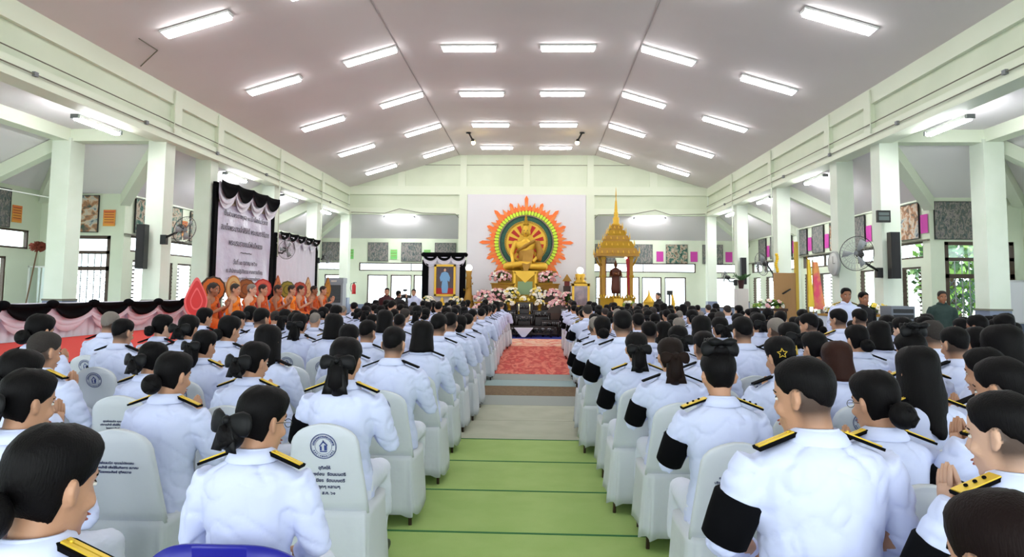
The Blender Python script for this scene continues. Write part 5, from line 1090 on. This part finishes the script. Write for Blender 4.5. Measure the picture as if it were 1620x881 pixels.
# name: (px of head, py of crown, head distance, hair, yaw deg, arms, board, armband, chair kind, skin, label or None)
PEOPLE = [
 (78, 680, 1.5, 'bun', -55, 'lap', 'gold', 0, '', 0, 'woman with sleek black bun at the bottom left corner, largest head'),
 (40, 588, 2.6, 'bow', -45, 'pray', 'gold', 0, '', 0, 'woman with satin bow and bun just beyond the largest head, bottom left'),
 (30, 556, 3.2, 'bun', -20, 'pray', 'gold', 0, '', 0, 'woman with dark bun at the left edge behind the satin bow'),
 (68, 526, 4.24, 'thin', -30, 'pray', 'gold', 0, '', 0, 'man with thinning hair clasping his hands near the left edge'),
 (62, 499, 5.3, 'bun', -20, 'pray', 'black', 0, 'B', 0, None),
 (410, 615, 2.5, 'bow', -40, 'lap', 'gold', 0, 'P', 0, 'woman with glasses and big bow on a blue plastic chair, left'),
 (272, 559, 3.6, 'bun', -35, 'pray', 'gold', 0, 'B', 0, 'woman with low bun before the blank white chair back, left'),
 (400, 543, 4.3, 'bow', -40, 'pray', 'gold', 0, 'C', 0, 'woman with small bow looking right, fourth row on the left'),
 (547, 537, 3.82, 'pony', 0, 'pray', 'gold', 1, 'A', 0, 'woman with hanging black ribbon before the chair with crest and verse'),
 (622, 518, 5.0, 'm', -15, 'pray', 'black', 0, 'C', 0, 'tall man with short hair right of the hanging ribbon woman'),
 (240, 543, 4.6, 'bow', -40, 'pray', 'gold', 0, 'B', 0, 'woman with veil-like bow left of the low bun woman'),
 (193, 505, 6.1, 'm', -25, 'pray', 'black', 1, 'C', 0, None), (174, 493, 7.1, 'bald', -10, 'pray', 'black', 0, 'C', 0, 'balding older man before the red stage'),
 (255, 499, 7.0, 'bun', -50, 'pray', 'black', 0, '', 1, None), (322, 524, 5.4, 'pony', -30, 'pray', 'gold', 0, 'C', 0, None), (298, 500, 6.43, 'bow', -10, 'pray', 'black', 0, 'C', 0, None),
 (322, 488, 8.77, 'bun', -50, 'pray', 'black', 0, '', 0, None), (361, 501, 6.21, 'bun', -40, 'pray', 'black', 0, '', 0, None), (375, 492, 8.6, 'm', -40, 'pray', 'black', 0, '', 0, None),
 (412, 488, 7.9, 'm', -30, 'pray', 'black', 0, '', 0, None), (423, 517, 5.09, 'long', -5, 'pray', 'black', 0, 'C', 0, 'woman with long straight hair in the sixth row, left block'),
 (474, 497, 7.68, 'pony', 0, 'pray', 'black', 1, 'C', 0, 'woman with ribbon tail above two crested chair backs'), (480, 540, 6.41, None, 0, '', '', 0, 'C', 0, 'empty crested chair between the white backs, left block'),
 (528, 499, 7.28, 'bob', 0, 'pray', 'black', 0, 'C', 0, None), (552, 515, 5.9, 'bun', 0, 'pray', 'black', 0, 'C', 0, None), (580, 507, 6.73, 'm', -30, 'pray', 'black', 0, 'C', 0, None),
 (668, 511, 6.0, 'bob', -5, 'pray', 'black', 0, 'C', 0, 'woman with shiny bobbed hair on the aisle, sixth row, left block'), (693, 497, 7.1, 'm', -20, 'pray', 'black', 0, 'C', 0, None),
 (632, 497, 9.16, 'm', 0, 'pray', 'black', 0, '', 0, None), (609, 493, 8.3, 'bob', 0, 'pray', 'black', 0, '', 0, None), (712, 495, 8.1, 'm', -15, 'pray', 'black', 0, 'C', 0, None),
 # right block
 (1283, 567, 2.4, 'm', 50, 'lap', 'gold', 1, 'P', 0, 'big man with shaved neck and black armband, nearest on the right'),
 (1596, 784, 1.2, 'm', 20, 'lap', 'gold', 0, '', 0, 'dark brown head cut by the bottom right corner'),
 (1597, 622, 2.1, 'm', 45, 'pray', 'goldwide', 1, '', 1, 'young face looking left with gold shoulder board, right edge'),
 (1592, 567, 2.8, 'm', 45, 'pray', 'gold', 1, '', 0, 'man with wide black armband near the right edge'),
 (1563, 553, 3.8, 'bun', 45, 'pray', 'black', 0, '', 0, 'woman facing left behind the armband man, right edge'),
 (1388, 590, 2.9, 'bun', 35, 'pray', 'gold', 0, 'B', 0, 'woman with loose bun and glasses behind the big man'),
 (1453, 553, 3.55, 'long', 0, 'pray', 'gold', 0, 'B', 0, 'woman with waist-long straight black hair, right block'),
 (1443, 528, 4.7, 'topbow', 20, 'pray', 'gold', 0, 'C', 0, 'woman with dark head bow beyond the long-haired woman'),
 (1137, 557, 3.55, 'topbow', 0, 'pray', 'goldwide', 1, 'B', 0, 'woman with frilly top bow, first aisle chair on the right'),
 (1061, 537, 4.67, 'pony', 0, 'pray', 'black', 1, 'B', 0, 'woman with brown hair ribbon, second aisle seat on the right'),
 (1007, 528, 5.36, 'pony', 0, 'pray', 'gold', 1, 'C', 0, 'woman with dark headscarf ribbon, third aisle seat on the right'),
 (985, 492, 6.3, 'm', 0, 'pray', 'black', 1, 'C', 0, 'tall man with big black hair, fourth aisle seat on the right'),
 (953, 502, 7.2, 'bun', 0, 'pray', 'black', 1, 'C', 0, None), (942, 501, 8.1, 'bald', 0, 'pray', 'black', 1, 'C', 0, 'older man with bald crown on the right side of the aisle'),
 (1115, 525, 5.41, 'm', 15, 'pray', 'black', 0, 'C', 0, None), (1176, 502, 6.17, 'm', 10, 'pray', 'black', 0, 'C', 0, 'tall man with thick hair before the star hair clips'),
 (1237, 535, 4.4, 'bun', 30, 'pray', 'black', 0, 'C', 0, 'woman with gold star hair clips behind the big man'), (1325, 544, 4.75, 'bob', 5, 'pray', 'black', 0, 'C', 0, 'woman with reddish brown bobbed hair, right block'),
 (1250, 512, 6.22, 'bow', 15, 'pray', 'black', 0, 'C', 0, None), (1230, 503, 7.0, 'bald', 30, 'pray', 'black', 0, '', 0, None), (1291, 527, 5.4, 'bun', 30, 'pray', 'black', 0, '', 0, None),
 (1357, 516, 6.05, 'bun', 15, 'pray', 'black', 0, 'C', 0, None), (1391, 511, 6.7, 'bob', 0, 'pray', 'black', 0, 'C', 0, None), (1329, 489, 8.36, 'm', 50, 'pray', 'gold', 0, '', 0, 'man with glasses and slick hair before the standing officer'),
 (1283, 496, 7.7, 'm', 20, 'pray', 'black', 0, '', 0, None), (1475, 508, 5.89, 'thin', 10, 'pray', 'black', 0, 'C', 0, None), (1512, 518, 5.15, 'm', 15, 'pray', 'black', 0, 'C', 0, None), (1545, 519, 6.14, 'bun', 0, 'pray', 'black', 0, '', 0, None),
 (1430, 503, 7.55, 'bun', 35, 'pray', 'black', 0, '', 1, None), (1590, 519, 4.29, 'bob', 20, 'pray', 'black', 0, '', 0, None), (1549, 499, 7.4, 'm', 50, 'pray', 'black', 0, '', 2, None), (1361, 489, 9.27, 'm', 20, 'pray', 'black', 0, '', 0, None),
 (1073, 517, 6.2, 'bow', 0, 'pray', 'black', 0, 'C', 0, None), (1110, 502, 7.0, 'long', 0, 'pray', 'black', 0, '', 0, None), (1050, 511, 8.0, 'bob', 0, 'pray', 'black', 0, '', 0, None), (1027, 509, 7.2, 'm', 0, 'pray', 'black', 0, '', 0, None), (1140, 503, 7.81, 'bow', 15, 'pray', 'black', 0, '', 0, None),
 (1590, 499, 7.77, 'bun', 20, 'pray', 'black', 0, '', 0, None), (1405, 500, 8.4, 'bow', 10, 'pray', 'black', 0, '', 0, None), (1200, 497, 8.56, 'bow', 10, 'pray', 'black', 0, '', 0, None)]
C0 = Vector((.4868, 0, 1.6))
def world_at(px, py, Y):
    d = CF + (px-810)/1080*CR - (py-380.83)/1080*CU; return C0+d*(Y/d.y)
placed = []
KIND = {'A': 'crest and five lines', 'B': 'three blue lines', 'C': 'blue round crest', '': 'plain back'}
def seat_chair(x, yh, k, side, row, seat):
    chair(x, yh-.05, k or 'C', 'white covered chair, %s block, %s row from the camera, %s seat from the aisle' % (side, ORD[row], ORD[seat]))
SPC = {9: (2, 0)}
for i, (px, py, Y, hair, yaw, arms, board, band, ck, sk, lab) in enumerate(PEOPLE):
    yaw = {78: -16, 410: -26, 1283: 38, 1597: 30, 1592: 26, 1563: 26}.get(px, yaw*.5); p = world_at(px, py, Y); side = 'left' if p.x < .38 else 'right'; row, seat = slot_of(side, p.x, p.y)
    if hair is None: chair(p.x, Y-.05, ck, lab, group='white covered chairs'); placed.append((p.x, Y)); continue
    top = min(max(p.z, 1.15), 1.46); placed.append((p.x, Y))
    lab = lab or '%s in white uniform, %s block, %s row from camera, %s seat' % (HUM[hair], side, ORD[row], ORD[seat])
    kw = {}
    if px == 1325: kw['hm'] = hairbr
    if px == 1596 and py == 784: kw['hm'] = mat('darkest_brown_hair', (22, 12, 11), .6, spec=.1, bump=(90, .25, (3, 3, .3)))
    if px == 1061: kw['ribbon'] = brownribbon; kw['hm'] = mat('dark_brown_hair', (26, 16, 12), .55, spec=.12, bump=(90, .25, (3, 3, .3)))
    if px == 1283 and py == 567: kw['big'] = 1.1
    r = person(p.x, p.y, top, hair, radians(yaw), .15, arms, sk, board, bool(band), label=lab, fine=True, rz=radians(yaw)*.12, **kw)
    if px in (410, 1388, 1329): # glasses
        g = MB(); h = lambda x, y, z: tuple(HC+Vector((x, y, z)))
        for s in (-1, 1): g.tube([h(s*.032+.02*cos(2*pi*k/16), .099, .002+.016*sin(2*pi*k/16)) for k in range(17)], .0014, darkm, 5); g.tube([h(s*.052, .097, .006), h(s*.075, .04, .008), h(s*.082, -.01, .006)], .0014, darkm, 5)
        g.tube([h(-.012, .1, .005), h(.012, .1, .005)], .0014, darkm, 5); g.build('glasses', r, M=headM(radians(yaw), .15))
    if px == 1237: # star shaped clips
        for s, (az, zz) in enumerate(((-.6, .03), (.75, .045))):
            st_ = MB(); pts = []
            for k in range(10): rr = .03 if k % 2 == 0 else .014; a = pi/2+k*pi/5; pts.append((rr*cos(a), 0, rr*sin(a)))
            st_.tube(pts+[pts[0], pts[1]], .003, braid, 6); d_ = Vector((sin(az)*.09, -cos(az)*.118, zz)); st_.build('star_clip', next(c for c in r.children if c.name.startswith('hair')), M=T(HC+d_) @ Rz(az))
    if ck == 'P': blue_chair(p.x, p.y+(.0 if px < 800 else .03), 'dark blue plastic chair with grip slot under the woman with glasses' if px < 800 else 'dark blue plastic chair under the big man on the right', .27)
    else: seat_chair(p.x-(.07 if px in (272,) else 0), p.y, ck, side, row, seat)
chair(*(world_at(545, 672, 3.3).xy-Vector((-.04, -.3))), 'A', 'x') if False else None
# the rest of both blocks, row by row
rnd = random.Random(11); NX = {'left': [-.57-.52*k for k in range(8)], 'right': [1.33+.52*k for k in range(13)]}
hl = ['m', 'm', 'thin', 'bun', 'bow', 'bob', 'pony', 'm', 'bun', 'bald', 'long', 'bow']
far = [('m', 0, .1), ('m', -.4, .15), ('m', .4, .15)]
for side in ('left', 'right'):
    for k in range(17):
        Y = (5.85 if side == 'left' else 6.15)+.97*k
        if Y > 21: continue
        for j, x in enumerate(NX[side]):
            xx = x+rnd.uniform(-.07, .07)+(.012*(Y-8) if side == 'right' else 0); yy = Y+rnd.uniform(-.06, .06)
            if Y > 11.6 and side == 'right' and (j > 7 or xx > 5.3): continue
            if xx > 7.0 and Y > 11: continue
            if Y < 8 and j < 7: continue
            if side == 'left' and (Y < 8 or (xx < -4.05)): continue
            if any(abs(xx-a) < .44 and abs(yy-b) < .62 for a, b in placed): continue
            drop = rnd.random()
            if j > 0 and drop < .13: continue
            row, seat = slot_of(side, xx, yy); hair = rnd.choice(hl if j else hl[:9]); detail = Y < 9.2
            yaw = rnd.choice([0, 0, -.3] if side == 'left' else [0, 0, .3]); top = rnd.uniform(1.22, 1.36)+(.03 if hair in ('m', 'thin') else 0)
            person(xx, yy, top, hair, yaw, .12, 'pray', rnd.choice([0, 0, 1]), 'gold' if rnd.random() < .12 else 'black', (j == 0 and (side == 'right' or rnd.random() < .3)), label='%s in white uniform, %s block, %s row from camera, %s seat' % (HUM[hair], side, ORD[row], ORD[seat]), fine=False, detail=detail)
            placed.append((xx, yy))
            if j == 0 or Y < 10.5: chair(xx, yy-.05, 'C', 'white covered chair, %s block, %s row from the camera, %s seat from the aisle' % (side, ORD[row], ORD[seat]), legs_=True)
# guests sitting on the right aisle under the windows
for i, (x_, Y) in enumerate(((8.3, 10.2), (8.35, 11.2), (8.3, 12.2), (8.9, 10.7), (8.95, 11.8), (8.9, 12.9), (8.35, 16.9), (8.4, 18.0), (8.4, 19.0))):
    t = ['bun', 'm', 'bob'][i % 3]
    person(x_, Y, 1.25, t, .9, .05, 'lap', i % 3, 'black', False, label='%s facing left under the right windows, %s of the group' % (HUM[t], ORD[i+1]), group='guests seated by the right windows', fine=False, detail=False)
# ------------------------------------------------------------------ standing people
def standing(x, y, rz, top, hair, label, top_m, leg_m, arms='side', skin=0, yaw=0, board=None, extra=None):
    sc = top/1.67; sex = 'm'; r = link('person', body(sex, yaw, .05, 'stand', arms, skin, False), M=T(x, y, 0) @ Rz(rz) @ Matrix.Scale(sc, 4), label=label, cat='person', group='people standing at the sides')
    link('jacket', jacket(sex, 'stand', arms, False, top_m), r); link('trousers', legmesh(sex, 'stand', leg_m), r); link('hair', hairmesh(hair, hairsh if hair == 'thin' else hairm), r, headM(yaw, .05, .36))
    for s in (-1, 1):
        link('shoe', shoemesh('stand', s), r)
        if board: link('shoulder_board', shoulder_board(board, s), r, T(0, 0, .36))
    return r
blk = mat('black_shirt', (22, 20, 24), .8); drk = mat('dark_trouser', (30, 30, 36), .8); grn = mat('dark_green_polo', (38, 58, 54), .8)
standing(-3.88, 24.0, pi, 1.66, 'm', 'officer in white uniform standing before the back window', whitecloth, trouserm, board='black')
standing(-4.4, 22.0, pi+.3, 1.68, 'm', 'man in dark red shirt standing beside the cameraman, back left', mat('maroon_shirt', (62, 20, 26), .8), drk)
r = standing(-3.9, 21.35, -.7, 1.6, 'm', 'cameraman in black holding up a camera, back left', blk, drk, 'cam')
c = empty('video_camera', (-3.74, 21.58, 1.42), -.7, label='black camera with a furry microphone held by the cameraman', cat='camera')
MB().box(-.07, .07, -.08, .1, -.06, .06, darkm).build('body', c); MB().lathe([(.045, 0), (.05, .14)], darkm, 12, M=T(0, .1, 0) @ Rx(-pi/2)).build('lens', c); MB().tube([(0, -.02, .06), (0, 0, .16)], .008, darkm, 6).ell((0, .02, .2), (.035, .09, .04), mat('fur_grey', (50, 50, 54), .9)).build('microphone', c)
standing(4.51, 23.0, pi/2+.4, 1.62, 'thin', 'man in black standing by the camera tripod, back right', blk, drk)
c = empty('camera_tripod', (4.85, 22.9, 0), 0, label='tripod with camera in front of the back right window', cat='tripod')
for k in range(3): MB().tube([(0, 0, 1.3), (.35*cos(k*2.1+.3), .35*sin(k*2.1+.3), 0)], .014, greym, 6).build('leg', c)
MB().box(-.08, .08, -.1, .1, 1.55, 1.7, darkm).tube([(0, 0, 1.25), (0, 0, 1.55)], .03, greym, 8).build('camera_head', c)
standing(5.78, 12.0, pi-.1, 1.72, 'm', 'standing officer in white uniform with gold shoulder boards, right side', whitecloth, trouserm, 'side', 2, 0, 'goldwide')
standing(6.3, 12.5, pi+.3, 1.66, 'm', 'man in black vest standing right behind the officer', blk, drk, 'side', 2)
standing(8.55, 14.0, pi-.2, 1.7, 'thin', 'man in dark green polo standing by the right door', grn, drk, 'side', 2)
# ------------------------------------------------------------------ monks on the stage
def monk(x, y, z, rz, k, label, grey=False, cloth=None, fold=0):
    cloth = cloth or orangef; arms = ('pray', 'lap')[k % 2] if k != 2 else 'lap'; sk = (2, 0, 1, 0, 2, 0, 0, 2, 0)[k % 9]
    r = link('person', body('m', 0, .12, 'cross', arms, sk, True), M=T(x, y, z) @ Rz(rz) @ Matrix.Scale(1.03, 4), label=label, cat='person', group='monks seated on the stage')
    link('hair', hairmesh('bald', hairgr if grey else hairsh), r, headM(0, .12, -.45))
    key = ('robe', arms, cloth)
    if key not in _B:
        mb = MB(); D = T(0, 0, -.45)
        mb.loft([ring(0, y_, z_, hx, hy, 20) for z_, hx, hy, y_ in ((.45, .25, .2, .02), (.55, .2, .16, 0), (.68, .165, .13, 0), (.8, .172, .13, 0), (.86, .17, .125, 0))], cloth, M=D)
        mb.tube([D @ Vector(q) for q in ((.15, .02, .86), (.05, .1, .93), (-.08, .08, 1.0), (-.15, .0, 1.04), (-.1, -.09, 1.0), (.05, -.11, .93), (.15, -.02, .86))], .045, cloth, 12)
        A = [D @ Vector((-p[0], p[1], p[2])) for p in ARMS[arms]]; mb.tube([A[0]+Vector((.02, 0, 0)), (A[0]+A[1])/2, A[1], A[1]*.5+A[2]*.5], [.078, .075, .075, .06], cloth, 14)
        mb.tube([A[1], A[1]+Vector((.02, .05, -.15)), A[1]+Vector((.05, .1, -.24))], [.07, .09, .1], cloth, 12)
        for s in (-1, 1): mb.tube([(s*.08, 0, .12), (s*.27, .2, .11), (s*.34, .27, .1)], [.115, .1, .08], robered if False else cloth, 14); mb.tube([(s*.34, .27, .09), (s*.12, .36, .09), (-s*.06, .36, .08)], [.078, .07, .05], cloth, 14)
        _B[key] = remesh(mb, .014, 3, .006, 10)
    link('robe', _B[key], r); s_ = MB(); s_.tube([(-.17, -.04, .575), (-.13, .09, .5), (-.1, .14, .3), (-.06, .18, .14)], [.02, .03, .035, .04], robered if cloth == orangef else orangef, 10, flat=.5); s_.build('sash', r)
FANC = [('spade', (206, 60, 60), (230, 110, 110)), ('round', (196, 100, 30), (60, 40, 20)), ('oval', (206, 168, 110), (180, 120, 60)), ('round', (150, 84, 36), (110, 60, 30)), ('round', (206, 90, 70), (180, 40, 40)), ('leaf', (190, 110, 60), (150, 70, 40)), ('round', (146, 132, 40), (90, 90, 30)), ('round', (176, 70, 50), (140, 50, 40)), ('leaf', (206, 170, 120), (160, 110, 70)), ('leaf', (180, 130, 40), (130, 80, 30))]
def fan(x, y, z, zt, kind, c1, c2, label, R=.26):
    r = empty('ceremonial_fan', (x, y, z), .9, label=label, cat='ceremonial fan', group='ceremonial fans behind the monks')
    m1 = mat('fan_cloth_%d_%d' % (c1[0], c1[1]), c1, .7); m2 = mat('fan_rim_%d_%d' % (c2[0], c2[1]), c2, .6); h = zt-z-R
    MB().tube([(0, .01, 0), (0, .01, h)], .014, goldm, 6).lathe([(.12, 0), (.05, .03), (.02, .1)], goldm, 10).build('handle', r)
    def outl(q):
        o = []
        for k in range(36):
            a = 2*pi*k/36; rr = R*q
            if kind == 'oval': px_, pz = rr*.72*cos(a), rr*1.2*sin(a)
            elif kind in ('spade', 'leaf'): w = (.78 if kind == 'spade' else .5)*rr; px_, pz = w*cos(a)*(1-.3*max(0, sin(a))), rr*1.2*sin(a)+(rr*.35*max(0, sin(a))**6)
            else: e = 1+.03*cos(a*12); px_, pz = rr*e*cos(a), rr*e*sin(a)
            o.append((px_, pz+h))
        return o
    MB().prism(outl(1), .02, m2).build('rim', r); MB().prism(outl(.86), .012, m1, T(0, -.008, 0)).build('face', r)
    e_ = MB(); e_.prism(outl(.55), .006, m2, T(0, -.012, 0)); e_.prism(outl(.45), .006, m1, T(0, -.016, 0)); e_.build('emblem', r)
mk = [(12.75, 'first monk from the left, dark-haired, orange robe slipping'), (13.7, 'second monk from the left with glasses and orange robe'), (14.5, 'white-haired monk, third from the left'), (15.1, 'fourth monk, partly hidden behind a red alms cloth'), (16.0, 'fifth monk, bare shoulder, below the black fan'), (16.9, 'sixth monk before the green gold fan'), (17.55, 'seventh monk in front of the reddish fan'), (18.6, 'eighth monk in front of the column'), (19.4, 'last monk beside the air cooler')]
for k, (Y, t) in enumerate(mk): monk(-5.7, Y, .83, -pi/2+.15, k, t, grey=(k == 2), cloth=[orangef, mat('robe_bright', (232, 128, 20), .8, bump=(25, .4)), orangef, mat('robe_dark_orange', (190, 76, 18), .8, bump=(25, .4))][k % 4])
for i, (px, zt, X) in enumerate(((303, 1.66, -5.75), (330, 1.86, -6.2), (363, 1.86, -6.3), (384, 1.84, -6.35), (411, 1.86, -6.4), (435, 1.85, -6.45), (451, 1.84, -6.45), (471, 1.83, -6.45), (484, 1.86, -6.45), (516, 1.88, -6.1))):
    Yf = (X-.4868)/((px-851)/1080); kd, c1, c2 = FANC[i]; cn = ['scarlet spade-shaped', 'striped orange round', 'narrow beige oval', 'plain brown round', 'pink red round', 'slim rusty leaf-shaped', 'olive gold round', 'brick red round', 'slim beige leaf-shaped', 'ochre leaf-shaped'][i]
    fan(X, Yf, .81, zt, kd, c1, c2, cn+' ceremonial fan on a stand behind the monks', .27 if i < 2 else .24)
